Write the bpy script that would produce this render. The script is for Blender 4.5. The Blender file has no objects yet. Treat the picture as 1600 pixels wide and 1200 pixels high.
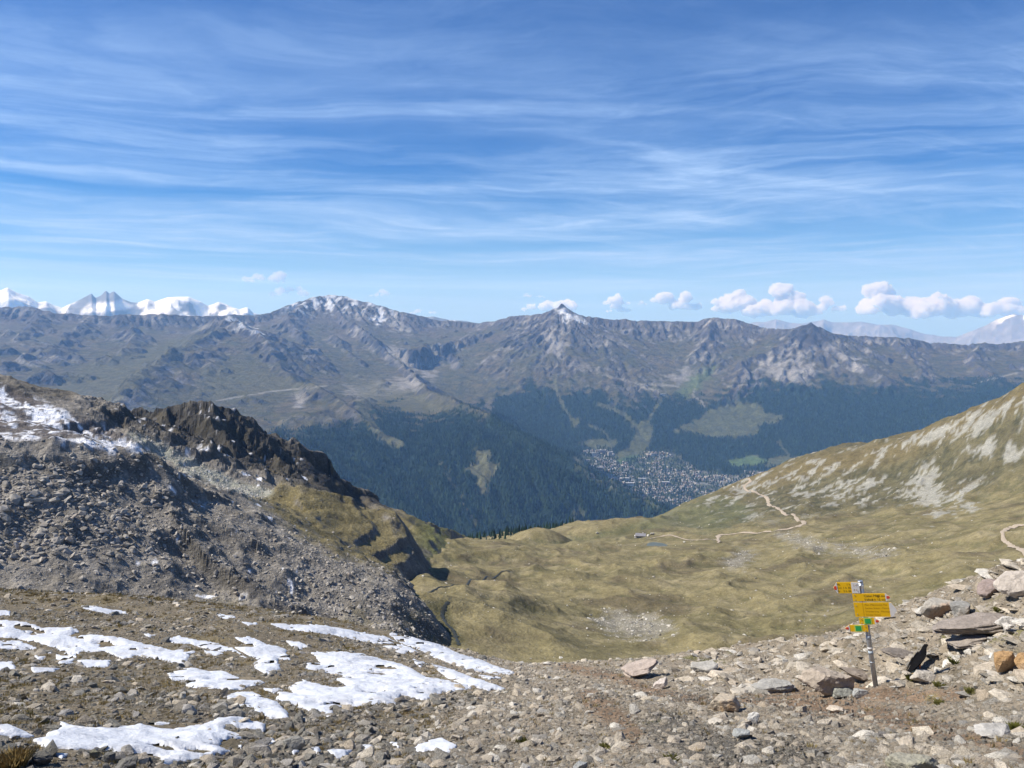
import bpy, bmesh, math, random, time
import numpy as np
from mathutils import Vector, Matrix, Euler
T0 = time.time()
R = math.radians
sc = bpy.context.scene
col = sc.collection

# ------------------------------------------------------------------ camera
FPX = 1200.0                      # focal length in pixels of a 1600 px wide frame
PITCH = math.atan(92.0 / FPX)     # looking slightly down
CT, ST = math.cos(PITCH), math.sin(PITCH)
cam_d = bpy.data.cameras.new('camera'); cam = bpy.data.objects.new('camera', cam_d)
col.objects.link(cam); sc.camera = cam
cam.location = (0, 0, 0); cam.rotation_euler = (math.pi / 2 - PITCH, 0, 0)
cam_d.sensor_width = 36; cam_d.sensor_fit = 'HORIZONTAL'; cam_d.lens = 36 * FPX / 1600
cam_d.clip_start = 0.1; cam_d.clip_end = 200000

# ------------------------------------------------------------------ light
SUN_AZ, SUN_EL = R(-88), R(48)    # azimuth from the view direction, negative to the left
sun_d = bpy.data.lights.new('sun', 'SUN'); sun = bpy.data.objects.new('sun', sun_d); col.objects.link(sun)
sun_d.energy = 4.8; sun_d.angle = R(0.53); sun_d.color = (1.0, 0.955, 0.88)
sdir = Vector((math.sin(SUN_AZ) * math.cos(SUN_EL), math.cos(SUN_AZ) * math.cos(SUN_EL), math.sin(SUN_EL)))
sun.rotation_euler = sdir.to_track_quat('Z', 'Y').to_euler()
world = bpy.data.worlds.new('World'); sc.world = world; world.use_nodes = True
wn, wl = world.node_tree.nodes, world.node_tree.links
wn.clear()

def N(nodes, t, **kw):
    n = nodes.new(t)
    for k, v in kw.items():
        if k.startswith('i_'):
            n.inputs[k[2:].replace('_', ' ')].default_value = v
        else:
            setattr(n, k, v)
    return n

def build_sky():
    out = N(wn, 'ShaderNodeOutputWorld'); bg = N(wn, 'ShaderNodeBackground'); bg.inputs[1].default_value = 0.072
    sky = N(wn, 'ShaderNodeTexSky', sky_type='NISHITA', sun_disc=False, sun_elevation=SUN_EL, sun_rotation=SUN_AZ % (2 * math.pi),
            altitude=2600, air_density=1.0, dust_density=0.0, ozone_density=4.0)
    tc = N(wn, 'ShaderNodeTexCoord')
    sep = N(wn, 'ShaderNodeSeparateXYZ'); wl.new(tc.outputs['Generated'], sep.inputs[0])
    def M(op, a, b=None, c=None):
        n = N(wn, 'ShaderNodeMath', operation=op)
        for i, s in enumerate((a, b, c)):
            if s is None: continue
            if isinstance(s, (int, float)): n.inputs[i].default_value = s
            else: wl.new(s, n.inputs[i])
        return n.outputs[0]
    X, Y, Z = sep.outputs
    # a high cloud sheet: direction -> point of the sheet (slightly domed so it ends at the horizon)
    zz = M('ADD', M('MAXIMUM', Z, 0.0), 0.045)
    px, py = M('DIVIDE', X, zz), M('DIVIDE', Y, zz)
    bend = M('ADD', py, M('MULTIPLY', M('MULTIPLY', px, px), 0.11))
    def vec(a, b, c=0.0):
        n = N(wn, 'ShaderNodeCombineXYZ')
        for i, s in enumerate((a, b, c)):
            if isinstance(s, (int, float)): n.inputs[i].default_value = s
            else: wl.new(s, n.inputs[i])
        return n.outputs[0]
    def noise(v, scale, det, rough, dist=0.0, lac=2.0):
        n = N(wn, 'ShaderNodeTexNoise'); n.inputs['Scale'].default_value = scale; n.inputs['Detail'].default_value = det
        n.inputs['Roughness'].default_value = rough; n.inputs['Distortion'].default_value = dist; n.inputs['Lacunarity'].default_value = lac
        wl.new(v, n.inputs['Vector']); return n.outputs[0]
    def ramp(v, a, b):
        n = N(wn, 'ShaderNodeMapRange', interpolation_type='SMOOTHSTEP'); wl.new(v, n.inputs[0])
        n.inputs[1].default_value = a; n.inputs[2].default_value = b; return n.outputs[0]
    # slow drift of the sheet, then combed fibres whose direction swings from left to right
    warp = M('SUBTRACT', noise(vec(px, py, 3.1), 0.33, 3, 0.5), 0.5)
    warp2 = M('SUBTRACT', noise(vec(px, py, 7.7), 1.3, 4, 0.55), 0.5)
    wy = M('ADD', M('ADD', bend, M('MULTIPLY', warp, 2.2)), M('MULTIPLY', warp2, 0.35))
    wx = M('ADD', px, M('MULTIPLY', warp2, 0.9))
    cover = noise(vec(M('MULTIPLY', wx, 0.36), wy, 1.7), 0.62, 4, 0.5)
    c1 = noise(vec(M('MULTIPLY', wx, 0.30), wy, 5.0), 1.8, 10, 0.64, 0.2)
    rx = M('ADD', M('MULTIPLY', px, 0.90), M('MULTIPLY', py, 0.44)); ry = M('SUBTRACT', M('MULTIPLY', py, 0.90), M('MULTIPLY', px, 0.44))
    c2 = noise(vec(M('MULTIPLY', rx, 0.22), M('ADD', ry, M('MULTIPLY', warp, 1.6)), 9.0), 2.0, 10, 0.68, 0.15)
    tx = M('SUBTRACT', M('MULTIPLY', px, 0.80), M('MULTIPLY', py, 0.60)); ty = M('ADD', M('MULTIPLY', py, 0.80), M('MULTIPLY', px, 0.60))
    c3 = noise(vec(M('MULTIPLY', tx, 0.16), M('ADD', ty, M('MULTIPLY', warp2, 0.5)), 19.0), 1.5, 8, 0.62, 0.1)
    puff = noise(vec(wx, wy, 12.0), 3.4, 9, 0.68, 0.1)
    m = M('ADD', M('MULTIPLY', ramp(cover, 0.34, 0.72), 0.50), M('MULTIPLY', M('MULTIPLY', ramp(c1, 0.40, 0.74), ramp(cover, 0.30, 0.56)), 0.62))
    m = M('ADD', m, M('MULTIPLY', M('MULTIPLY', ramp(c2, 0.46, 0.78), ramp(px, -1.2, 1.6)), 0.50))
    m = M('ADD', m, M('MULTIPLY', ramp(c3, 0.58, 0.80), 0.30))
    m = M('MULTIPLY', m, M('ADD', 0.30, M('MULTIPLY', puff, 1.35)))
    m = M('MINIMUM', M('MULTIPLY', m, 1.02), 0.9)
    m = M('MULTIPLY', m, M('SUBTRACT', 1.12, M('MULTIPLY', ramp(Z, 0.16, 0.40), 0.86)))
    m = M('MULTIPLY', m, ramp(Z, -0.01, 0.03))
    veil = M('MULTIPLY', ramp(Z, 0.20, -0.02), 0.96)
    mix = N(wn, 'ShaderNodeMix', data_type='RGBA'); wl.new(m, mix.inputs[0]); hs = N(wn, 'ShaderNodeHueSaturation'); hs.inputs['Saturation'].default_value = 1.75; hs.inputs['Hue'].default_value = 0.514; hs.inputs['Value'].default_value = 0.95; wl.new(sky.outputs[0], hs.inputs['Color']); vm = N(wn, 'ShaderNodeMix', data_type='RGBA'); wl.new(veil, vm.inputs[0]); wl.new(hs.outputs[0], vm.inputs[6]); vm.inputs[7].default_value = (3.0, 4.95, 8.0, 1); wl.new(vm.outputs[2], mix.inputs[6])
    mix.inputs[7].default_value = (3.8, 5.7, 9.3, 1)
    wl.new(mix.outputs[2], bg.inputs[0]); wl.new(bg.outputs[0], out.inputs[0])
build_sky()
sc.view_settings.view_transform = 'Standard'; sc.view_settings.look = 'None'
sc.view_settings.exposure = 0.62; sc.view_settings.gamma = 1.0; sc.view_settings.use_curve_mapping = False
sc.render.engine = 'CYCLES'
sc.cycles.max_bounces = 12; sc.cycles.diffuse_bounces = 2; sc.cycles.glossy_bounces = 2; sc.cycles.volume_bounces = 10
sc.cycles.transparent_max_bounces = 16; sc.cycles.use_denoising = True

# ------------------------------------------------------------------ helpers
def P(u, v, D):
    """the world point that pixel (u, v) of the 1600 x 1200 frame shows at ground range D metres"""
    x, y = (u - 800) / FPX, (600 - v) / FPX
    d = (x, CT + ST * y, -ST + CT * y)
    h = math.hypot(d[0], d[1])
    return (d[0] / h * D, d[1] / h * D, d[2] / h * D)

def PV(u, v):
    x, y = (u - 800) / FPX, (600 - v) / FPX
    d = np.array((x, CT + ST * y, -ST + CT * y)); return d / math.hypot(d[0], d[1])

def proj(X, Y, Z):
    dep = Y * CT - Z * ST
    up = Y * ST + Z * CT
    dep = np.where(dep < 0.1, 0.1, dep)
    return 800 + FPX * X / dep, 600 - FPX * up / dep

_perm = {}
def _tab(seed):
    if seed not in _perm:
        r = np.random.RandomState(seed); p = r.permutation(4096).astype(np.int32)
        a = r.rand(4096) * 2 * np.pi
        _perm[seed] = (p, np.cos(a).astype(np.float32), np.sin(a).astype(np.float32))
    return _perm[seed]

def perlin(x, y, seed=0):
    p, gx, gy = _tab(seed)
    xf, yf = np.floor(x), np.floor(y)
    xi, yi = xf.astype(np.int64), yf.astype(np.int64)
    fx, fy = (x - xf).astype(np.float32), (y - yf).astype(np.float32)
    def g(ix, iy, dx, dy):
        h = p[(p[ix & 4095] + iy) & 4095]
        return gx[h] * dx + gy[h] * dy
    sx, sy = fx * fx * fx * (fx * (fx * 6 - 15) + 10), fy * fy * fy * (fy * (fy * 6 - 15) + 10)
    a = g(xi, yi, fx, fy); b = g(xi + 1, yi, fx - 1, fy)
    c = g(xi, yi + 1, fx, fy - 1); d = g(xi + 1, yi + 1, fx - 1, fy - 1)
    return ((a + sx * (b - a)) * (1 - sy) + (c + sx * (d - c)) * sy) * 1.5

def fbm(x, y, wl_, octv, seed=0, gain=0.5, lac=2.03):
    s = np.zeros(np.shape(x), np.float32); a = 1.0; f = 1.0 / wl_; t = 0
    for i in range(octv):
        s += a * perlin(x * f + 13.7 * i, y * f - 7.3 * i, seed + i); t += a; a *= gain; f *= lac
    return s / t * 1.3

def ridged(x, y, wl_, octv, seed=0, gain=0.5, lac=2.05):
    s = np.zeros(np.shape(x), np.float32); a = 1.0; f = 1.0 / wl_; t = 0; w = 1.0
    for i in range(octv):
        n = 1 - np.abs(perlin(x * f + 3.1 * i, y * f + 9.2 * i, seed + i)) * 1.35
        n = np.clip(n, 0, 1) ** 2 * w; s += a * n; t += a; w = np.clip(n * 1.8, 0, 1); a *= gain; f *= lac
    return s / t

def sstep(a, b, x):
    t = np.clip((x - a) / (b - a), 0, 1); return t * t * (3 - 2 * t)

class TPS:
    def __init__(s, pts, scale, reg=1e-4):
        p = np.array(pts, float); s.c = p[:, :2] / scale; s.s = scale
        n = len(p); K = s.k(s.c[:, None, :] - s.c[None, :, :]) + np.eye(n) * reg
        A = np.zeros((n + 3, n + 3)); A[:n, :n] = K; A[:n, n] = 1; A[:n, n + 1:] = s.c; A[n, :n] = 1; A[n + 1:, :n] = s.c.T
        s.w = np.linalg.solve(A, np.concatenate([p[:, 2], np.zeros(3)]))
    @staticmethod
    def k(d):
        r2 = (d ** 2).sum(-1); return 0.5 * r2 * np.log(r2 + 1e-12)
    def __call__(s, x, y):
        x = np.asarray(x, float); y = np.asarray(y, float); sh = x.shape
        q = np.stack([x.ravel(), y.ravel()], 1) / s.s; n = len(s.c); out = np.empty(len(q))
        for i in range(0, len(q), 40000):
            b = q[i:i + 40000]
            out[i:i + 40000] = s.k(b[:, None, :] - s.c[None]) @ s.w[:n] + s.w[n] + b @ s.w[n + 1:]
        return out.reshape(sh)

def tent(x, y, pts, kl, kr, L, pix=True, cut=1e9):
    """height of a ridge line through pts (u, v, range); kl / kr are the slopes left and right of its direction"""
    q = np.array([P(*p) if pix else p for p in pts], float)
    best = np.full(np.shape(x), -1e9)
    for a, b in zip(q[:-1], q[1:]):
        dx, dy = b[0] - a[0], b[1] - a[1]; l2 = dx * dx + dy * dy
        t = np.clip(((x - a[0]) * dx + (y - a[1]) * dy) / l2, 0, 1)
        ex, ey = x - a[0] - t * dx, y - a[1] - t * dy
        d = np.hypot(ex, ey); k = np.where(dx * ey - dy * ex > 0, kl, kr)
        best = np.maximum(best, a[2] + t * (b[2] - a[2]) - k * (.62 * d + .38 * L * (1 - np.exp(-d / L))) - 1.1 * np.maximum(d - cut, 0))
    return best

def smax(a, b, r):
    h = np.clip(0.5 + 0.5 * (a - b) / r, 0, 1); return b + (a - b) * h + r * h * (1 - h)

def inpoly(u, v, poly):
    """signed distance in pixels to a polygon, positive inside"""
    p = np.array(poly, float); n = len(p); ins = np.zeros(np.shape(u), bool); d2 = np.full(np.shape(u), 1e12)
    for i in range(n):
        a, b = p[i], p[(i + 1) % n]; ex, ey = b - a; wx, wy = u - a[0], v - a[1]
        t = np.clip((wx * ex + wy * ey) / (ex * ex + ey * ey + 1e-9), 0, 1)
        d2 = np.minimum(d2, (wx - ex * t) ** 2 + (wy - ey * t) ** 2)
        c = ((a[1] > v) != (b[1] > v)) & (u < (b[0] - a[0]) * (v - a[1]) / (b[1] - a[1] + 1e-12) + a[0]); ins ^= c
    return np.where(ins, 1, -1) * np.sqrt(d2)

def linedist(u, v, pts):
    p = np.array(pts, float); d2 = np.full(np.shape(u), 1e12)
    for a, b in zip(p[:-1], p[1:]):
        ex, ey = b - a; wx, wy = u - a[0], v - a[1]; t = np.clip((wx * ex + wy * ey) / (ex * ex + ey * ey + 1e-9), 0, 1)
        d2 = np.minimum(d2, (wx - ex * t) ** 2 + (wy - ey * t) ** 2)
    return np.sqrt(d2)

def mesh_arrays(name, V, F, smooth=True, flat=None):
    """V (n,3), F (m,k) -> mesh, quickly"""
    me = bpy.data.meshes.new(name); V = np.asarray(V, np.float32); F = np.asarray(F, np.int32); m, k = F.shape
    me.vertices.add(len(V)); me.vertices.foreach_set('co', V.ravel())
    me.loops.add(m * k); me.loops.foreach_set('vertex_index', F.ravel())
    me.polygons.add(m); me.polygons.foreach_set('loop_start', np.arange(0, m * k, k, dtype=np.int32))
    me.polygons.foreach_set('loop_total', np.full(m, k, np.int32)); me.polygons.foreach_set('use_smooth', np.full(m, smooth, bool) if flat is None else ~flat)
    me.update(calc_edges=True); return me

def grid_faces(nr, nc, keep=None):
    i = np.arange((nr - 1) * (nc - 1)); r, c = i // (nc - 1), i % (nc - 1); a = r * nc + c
    F = np.stack([a, a + 1, a + nc + 1, a + nc], 1)
    return F if keep is None else F[keep.ravel()]

def set_col(me, rgb, name='cover'):
    a = me.color_attributes.new(name, 'FLOAT_COLOR', 'POINT')
    c = np.ones((len(me.vertices), 4), np.float32); c[:, :3] = np.clip(rgb, 0, 1).reshape(-1, 3); a.data.foreach_set('color', c.ravel())

def obj(name, me, mat=None, parent=None, **props):
    o = bpy.data.objects.new(name, me); col.objects.link(o)
    if mat is not None and me is not None and len(me.materials) == 0:
        for m in (mat if isinstance(mat, (list, tuple)) else [mat]): me.materials.append(m)
    if parent is not None: o.parent = parent
    for k, v in props.items(): o[k] = v
    return o

def thing(name, loc, label, category, group=None, rot=(0, 0, 0)):
    o = bpy.data.objects.new(name, None); col.objects.link(o); o.location = loc; o.rotation_euler = rot
    o['label'] = label; o['category'] = category; o.empty_display_size = 0.1
    if group: o['group'] = group
    return o

def slope_of(X, Y, Z):
    """surface normal z component for a structured grid"""
    def g(A, ax): return np.gradient(A, axis=ax)
    ax, ay, az = g(X, 0), g(Y, 0), g(Z, 0); bx, by, bz = g(X, 1), g(Y, 1), g(Z, 1)
    nx, ny, nz = ay * bz - az * by, az * bx - ax * bz, ax * by - ay * bx
    return np.abs(nz) / np.sqrt(nx * nx + ny * ny + nz * nz + 1e-12)

def mixc(c, new, m):
    return c + (np.asarray(new, np.float32) - c) * np.clip(m, 0, 1)[..., None]

# ------------------------------------------------------------------ materials
def material(name, color=(0.5, 0.5, 0.5), rough=0.9, attr=None, var=0.25, scales=(1.0,), bump=(), rnd=None, tint=None, spec=0.25, metal=0.0):
    """colour (flat or from the cover attribute) x multi-scale noise, with noise relief; rnd: list of colours picked per object"""
    m = bpy.data.materials.new(name); m.use_nodes = True; nt = m.node_tree; n, l = nt.nodes, nt.links
    b = n['Principled BSDF']; b.inputs['Roughness'].default_value = rough; b.inputs['Specular IOR Level'].default_value = spec
    b.inputs['Metallic'].default_value = metal
    tc = N(n, 'ShaderNodeTexCoord'); vecs = tc.outputs['Object']
    if attr:
        a = N(n, 'ShaderNodeAttribute', attribute_name=attr); c = a.outputs['Color']
    elif rnd:
        oi = N(n, 'ShaderNodeObjectInfo'); cr = N(n, 'ShaderNodeValToRGB'); cr.color_ramp.interpolation = 'LINEAR'
        e = cr.color_ramp.elements
        while len(e) < len(rnd): e.new(0.5)
        for i, cc in enumerate(rnd): e[i].position = i / (len(rnd) - 1); e[i].color = (*cc, 1)
        l.new(oi.outputs['Random'], cr.inputs[0]); c = cr.outputs[0]
    else:
        rgb = N(n, 'ShaderNodeRGB'); rgb.outputs[0].default_value = (*color, 1); c = rgb.outputs[0]
    for i, s in enumerate(scales):
        t = N(n, 'ShaderNodeTexNoise'); t.inputs['Scale'].default_value = s; t.inputs['Detail'].default_value = 6; t.inputs['Roughness'].default_value = 0.65
        l.new(vecs, t.inputs['Vector'])
        mr = N(n, 'ShaderNodeMapRange'); l.new(t.outputs[0], mr.inputs[0]); mr.inputs[1].default_value = 0.28; mr.inputs[2].default_value = 0.72
        mr.inputs[3].default_value = 1 - var; mr.inputs[4].default_value = 1 + var
        mx = N(n, 'ShaderNodeMix', data_type='RGBA', blend_type='MULTIPLY'); mx.inputs[0].default_value = 1
        l.new(c, mx.inputs[6]); l.new(mr.outputs[0], mx.inputs[7]); c = mx.outputs[2]
    if tint:
        t = N(n, 'ShaderNodeTexNoise'); t.inputs['Scale'].default_value = tint[1]; t.inputs['Detail'].default_value = 5; l.new(vecs, t.inputs['Vector'])
        mr = N(n, 'ShaderNodeMapRange'); l.new(t.outputs[0], mr.inputs[0]); mr.inputs[1].default_value = 0.5; mr.inputs[2].default_value = 0.68
        mr.inputs[4].default_value = tint[2]
        mx = N(n, 'ShaderNodeMix', data_type='RGBA'); l.new(mr.outputs[0], mx.inputs[0]); l.new(c, mx.inputs[6]); mx.inputs[7].default_value = (*tint[0], 1); c = mx.outputs[2]
    l.new(c, b.inputs['Base Color'])
    prev = None
    for s, dist, kind in bump:
        if kind == 'V':
            t = N(n, 'ShaderNodeTexVoronoi'); t.inputs['Scale'].default_value = s
        else:
            t = N(n, 'ShaderNodeTexNoise'); t.inputs['Scale'].default_value = s; t.inputs['Detail'].default_value = 7; t.inputs['Roughness'].default_value = 0.62
        l.new(vecs, t.inputs['Vector'])
        bp = N(n, 'ShaderNodeBump'); bp.inputs['Strength'].default_value = 1.0; bp.inputs['Distance'].default_value = dist; l.new(t.outputs[0], bp.inputs['Height'])
        if prev is not None: l.new(prev, bp.inputs['Normal'])
        prev = bp.outputs[0]
    if prev is not None: l.new(prev, b.inputs['Normal'])
    return m
# ================================================================== the range across the valley (real heights, 22 m grid)
def H_at(u, D, z):      # a hidden control point given by bearing and height
    p = P(u, 600, D); return (p[0], p[1], z)

def far_base():
    cols = {
        -150: [(640, 4200), (560, 6500), (503, 9000)],
        0: [(640, 4000), (590, 5200), (543, 7000), (500, 9200)],
        150: [(660, 4000), (612, 5200), (562, 6600), (522, 8000), (500, 9500)],
        300: [(700, 3800), (632, 4700), (602, 5600), (556, 7000), (512, 9000)],
        400: [(700, 3800), (640, 4700), (606, 5500), (560, 7300), (515, 9300)],
        500: [(720, 3800), (650, 4600), (612, 5600), (572, 7500), (512, 9700)],
        600: [(770, 3550), (705, 4000), (650, 4650), (610, 5600), (582, 7000), (545, 8600), (503, 10000)],
        680: [(800, 3500), (720, 3950), (640, 5000), (600, 7300), (560, 8300), (505, 10000)],
        750: [(822, 3450), (745, 3850), (660, 4650), (600, 7700), (550, 8600), (508, 9900)],
        850: [(850, 3450), (785, 3750), (710, 4200), (680, 6500), (640, 7200), (595, 7900), (545, 8600), (503, 9300)],
        950: [(835, 3750), (765, 4050), (738, 6100), (702, 6700), (640, 7500), (600, 8100), (560, 8700), (515, 9350)],
        1050: [(785, 5500), (750, 5900), (705, 6700), (650, 7500), (600, 8200), (552, 8900), (513, 9450)],
        1150: [(745, 5900), (700, 6700), (650, 7500), (602, 8200), (552, 9000), (512, 9500)],
        1300: [(720, 6300), (660, 7300), (612, 8000), (565, 8900), (535, 9450)],
        1450: [(660, 7000), (602, 8000), (565, 9000), (541, 9900)],
        1600: [(625, 7200), (592, 8000), (558, 9200), (538, 10100)],
        1800: [(600, 7200), (562, 9000), (532, 10300)]}
    pts = [P(u, v, D) for u, L in cols.items() for v, D in L]
    pts += [H_at(550, 2700, -1050), H_at(700, 2800, -1180), H_at(900, 3000, -1300), H_at(1060, 4400, -1370), H_at(1200, 5000, -1330), H_at(1420, 5200, -1280), H_at(1650, 5500, -1150),
            H_at(760, 5700, -1080), H_at(860, 5300, -1230), H_at(960, 5000, -1290), H_at(250, 2600, -900), H_at(0, 2600, -800), H_at(-150, 2600, -700)]
    pts += [H_at(u, 12800, -700) for u in (-150, 100, 350, 600, 850, 1100, 1350, 1600, 1800)]
    return TPS(pts, 1000.0, 2e-3)

SKY = [(-250, 500, 9800), (-120, 490, 9800), (0, 480, 9800), (35, 477, 9800), (62, 482, 9700), (94, 489, 9600), (187, 492, 9600), (240, 489, 9700), (300, 492, 9800), (400, 491, 10000), (430, 484, 10200), (460, 473, 10400),
       (490, 463, 10500), (515, 459, 10600), (545, 463, 10500), (570, 470, 10400), (600, 479, 10300), (630, 487, 10200), (680, 498, 10300), (745, 504, 10200), (770, 501, 9900),
       (800, 493, 9700), (830, 490, 9500), (860, 485, 9400), (878, 476, 9400), (892, 484, 9400), (910, 493, 9400), (940, 497, 9500), (980, 499, 9500), (1040, 501, 9600), (1075, 501, 9600),
       (1110, 496, 9600), (1150, 497, 9600), (1175, 505, 9600), (1200, 513, 9500), (1235, 513, 9300), (1252, 507, 9200), (1266, 504, 9200), (1280, 510, 9200), (1300, 520, 9300), (1340, 525, 9600),
       (1400, 525, 9800), (1450, 533, 10000), (1500, 536, 10100), (1560, 535, 10200), (1600, 531, 10200), (1700, 522, 10300), (1850, 515, 10400)]
SPURS = [
    ([(62, 485, 9500), (55, 500, 9000), (35, 520, 8500), (0, 547, 7800), (-60, 582, 7000)], .5, .75, 700),
    ([(130, 495, 9400), (125, 505, 9000), (108, 518, 8600), (85, 538, 7900), (40, 556, 7200), (0, 572, 6700)], .45, .6, 700),
    ([(205, 510, 8600), (215, 525, 8200), (190, 545, 7500)], .5, .6, 500),
    ([(330, 497, 8700), (355, 499, 8300), (335, 515, 7900), (312, 528, 7500), (270, 541, 6900), (250, 556, 6500), (222, 572, 6100), (212, 588, 5800), (172, 616, 5300)], .42, .85, 420),
    ([(355, 499, 8300), (400, 512, 7900), (418, 528, 7500), (432, 560, 6900), (456, 590, 6300), (506, 604, 5700), (522, 616, 5500), (560, 640, 5000), (590, 675, 4600)], .55, .5, 500),
    ([(515, 462, 10500), (535, 492, 9900), (547, 502, 9600), (568, 513, 9200), (590, 530, 8700), (606, 551, 8300), (640, 578, 7400)], .75, .8, 420),
    ([(640, 578, 7400), (662, 600, 6500), (690, 614, 5700), (727, 627, 5200), (762, 644, 4900), (800, 668, 4650), (842, 689, 4450), (872, 705, 4350), (900, 723, 4250), (960, 758, 4100), (1010, 779, 4000), (1060, 806, 3850)], .62, .62, 1500),
    ([(475, 470, 10300), (450, 495, 9700), (468, 520, 9000), (480, 545, 8200)], .5, .6, 500),
    ([(560, 560, 7900), (535, 540, 8500), (520, 520, 9000)], .6, .6, 350),
    ([(800, 495, 9600), (806, 520, 9100), (812, 542, 8700), (822, 566, 8300), (836, 593, 7900), (842, 612, 7600)], .8, .85, 400),
    ([(828, 491, 9450), (846, 521, 9000), (863, 556, 8500), (868, 570, 8300)], .85, .8, 350),
    ([(618, 533, 9000), (660, 538, 8900), (695, 537, 8800), (730, 530, 8900), (770, 515, 9300)], .15, .95, 300),
    ([(700, 545, 8700), (718, 562, 8300), (735, 590, 7800)], .7, .7, 300),
    ([(760, 525, 9100), (765, 550, 8600), (775, 585, 8000)], .7, .75, 300),
    ([(985, 500, 9450), (995, 530, 9000), (1020, 545, 8700), (1052, 556, 8500), (1045, 582, 8150)], .6, .8, 300),
    ([(905, 545, 8800), (925, 557, 8600), (945, 575, 8300)], .5, .7, 250),
    ([(1110, 498, 9500), (1105, 525, 9000), (1085, 548, 8600)], .5, .6, 350),
    ([(1262, 506, 9200), (1238, 528, 8900), (1200, 545, 8600), (1160, 562, 8300)], .5, .7, 350),
    ([(1270, 506, 9200), (1292, 532, 8900), (1330, 560, 8500), (1385, 586, 8100)], .6, .55, 350),
    ([(1400, 527, 9750), (1420, 556, 9000), (1445, 580, 8400)], .5, .6, 400),
    ([(1530, 537, 10050), (1520, 560, 9200), (1560, 590, 8300)], .5, .6, 400)]
CONES = [(878, 473, 9400, 1.0), (1266, 502, 9200, .95)]

def erode(h, n, steps, rng, K=3.0, er=.28, dep=.25):
    """vectorised droplet erosion; h in cell units"""
    ny, nx = h.shape; hf = h.ravel().copy()
    x = rng.uniform(1, nx - 2.01, n); y = rng.uniform(1, ny - 2.01, n); dx = np.zeros(n); dy = np.zeros(n)
    sp = np.ones(n); w = np.ones(n); sed = np.zeros(n)
    for s in range(steps):
        xi, yi = x.astype(int), y.astype(int); fx, fy = x - xi, y - yi; i = yi * nx + xi
        a, b, c, d = hf[i], hf[i + 1], hf[i + nx], hf[i + nx + 1]
        gx = (b - a) * (1 - fy) + (d - c) * fy; gy = (c - a) * (1 - fx) + (d - b) * fx
        h0 = a * (1 - fx) * (1 - fy) + b * fx * (1 - fy) + c * (1 - fx) * fy + d * fx * fy
        dx = dx * .15 - gx * .85; dy = dy * .15 - gy * .85; ln = np.hypot(dx, dy) + 1e-9; dx /= ln; dy /= ln
        x2 = np.clip(x + dx, 1, nx - 2.01); y2 = np.clip(y + dy, 1, ny - 2.01)
        X, Y = x2.astype(int), y2.astype(int); ux, uy = x2 - X, y2 - Y; j = Y * nx + X
        h1 = hf[j] * (1 - ux) * (1 - uy) + hf[j + 1] * ux * (1 - uy) + hf[j + nx] * (1 - ux) * uy + hf[j + nx + 1] * ux * uy
        dh = h1 - h0; cap = np.maximum(-dh, .005) * sp * w * K
        up = dh > 0
        drop = np.where(up, np.minimum(dh, sed), np.maximum(sed - cap, 0) * dep)
        take = np.where(up | (sed > cap), 0, np.minimum((cap - sed) * er, np.maximum(-dh, 0)))
        q = drop - take; sed -= q
        for k, wt in ((i, (1 - fx) * (1 - fy)), (i + 1, fx * (1 - fy)), (i + nx, (1 - fx) * fy), (i + nx + 1, fx * fy)):
            hf += np.clip(np.bincount(k, q * wt, minlength=hf.size), -.06, .06)
        sp = np.sqrt(np.maximum(sp * sp - dh * 1.2, .04)); sp = np.minimum(sp, 3); w *= .975; x, y = x2, y2
    return hf.reshape(ny, nx)

CLEAR = [
    [(1055, 672), (1090, 655), (1110, 640), (1150, 628), (1185, 632), (1195, 645), (1225, 650), (1215, 660), (1185, 665), (1180, 680), (1150, 685), (1100, 680)],
    [(1000, 660), (1018, 662), (1020, 690), (1000, 715), (965, 724), (955, 714), (985, 697)],
    [(740, 702), (765, 707), (762, 722), (779, 729), (770, 745), (757, 775), (746, 770), (748, 750), (728, 729), (748, 725)],
    [(888, 797), (903, 794), (913, 808), (900, 812)],
    [(905, 693), (930, 686), (962, 690), (960, 700), (925, 703)],
    [(1135, 720), (1175, 712), (1200, 720), (1180, 727), (1145, 730)], [(1200, 715), (1255, 713), (1235, 728), (1195, 728)],
    [(893, 655), (905, 655), (907, 665), (895, 667)]]
PISTES = [([(866, 588), (872, 615), (880, 635), (893, 655)], 2.6), ([(936, 632), (950, 637), (970, 645), (988, 660), (1000, 680)], 3.2), ([(1032, 626), (1018, 648), (1008, 668)], 2.4),
          ([(560, 632), (578, 660), (592, 676), (602, 686), (628, 694)], 5), ([(685, 720), (700, 745), (722, 785), (745, 820)], 1.4), ([(920, 665), (940, 672), (955, 690)], 1.6),
          ([(1215, 690), (1232, 712)], 1.5), ([(1085, 668), (1130, 672), (1178, 668)], 1.6)]
VILLAGE = [(898, 716), (930, 702), (958, 704), (962, 722), (985, 720), (1010, 706), (1050, 706), (1075, 728), (1095, 738), (1120, 735), (1128, 745), (1190, 738), (1190, 752), (1150, 772), (1090, 782), (1030, 792), (985, 770), (930, 745), (905, 728)]
TREELINE = np.array([(-200, 700), (300, 690), (440, 676), (520, 668), (575, 655), (620, 640), (650, 655), (700, 648), (740, 642), (765, 648), (775, 615), (800, 612), (840, 600), (880, 606), (930, 612), (1000, 622), (1050, 622), (1100, 628), (1150, 622),
                     (1180, 602), (1220, 592), (1280, 590), (1320, 600), (1380, 606), (1450, 602), (1600, 600), (1800, 600)], float)

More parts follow.
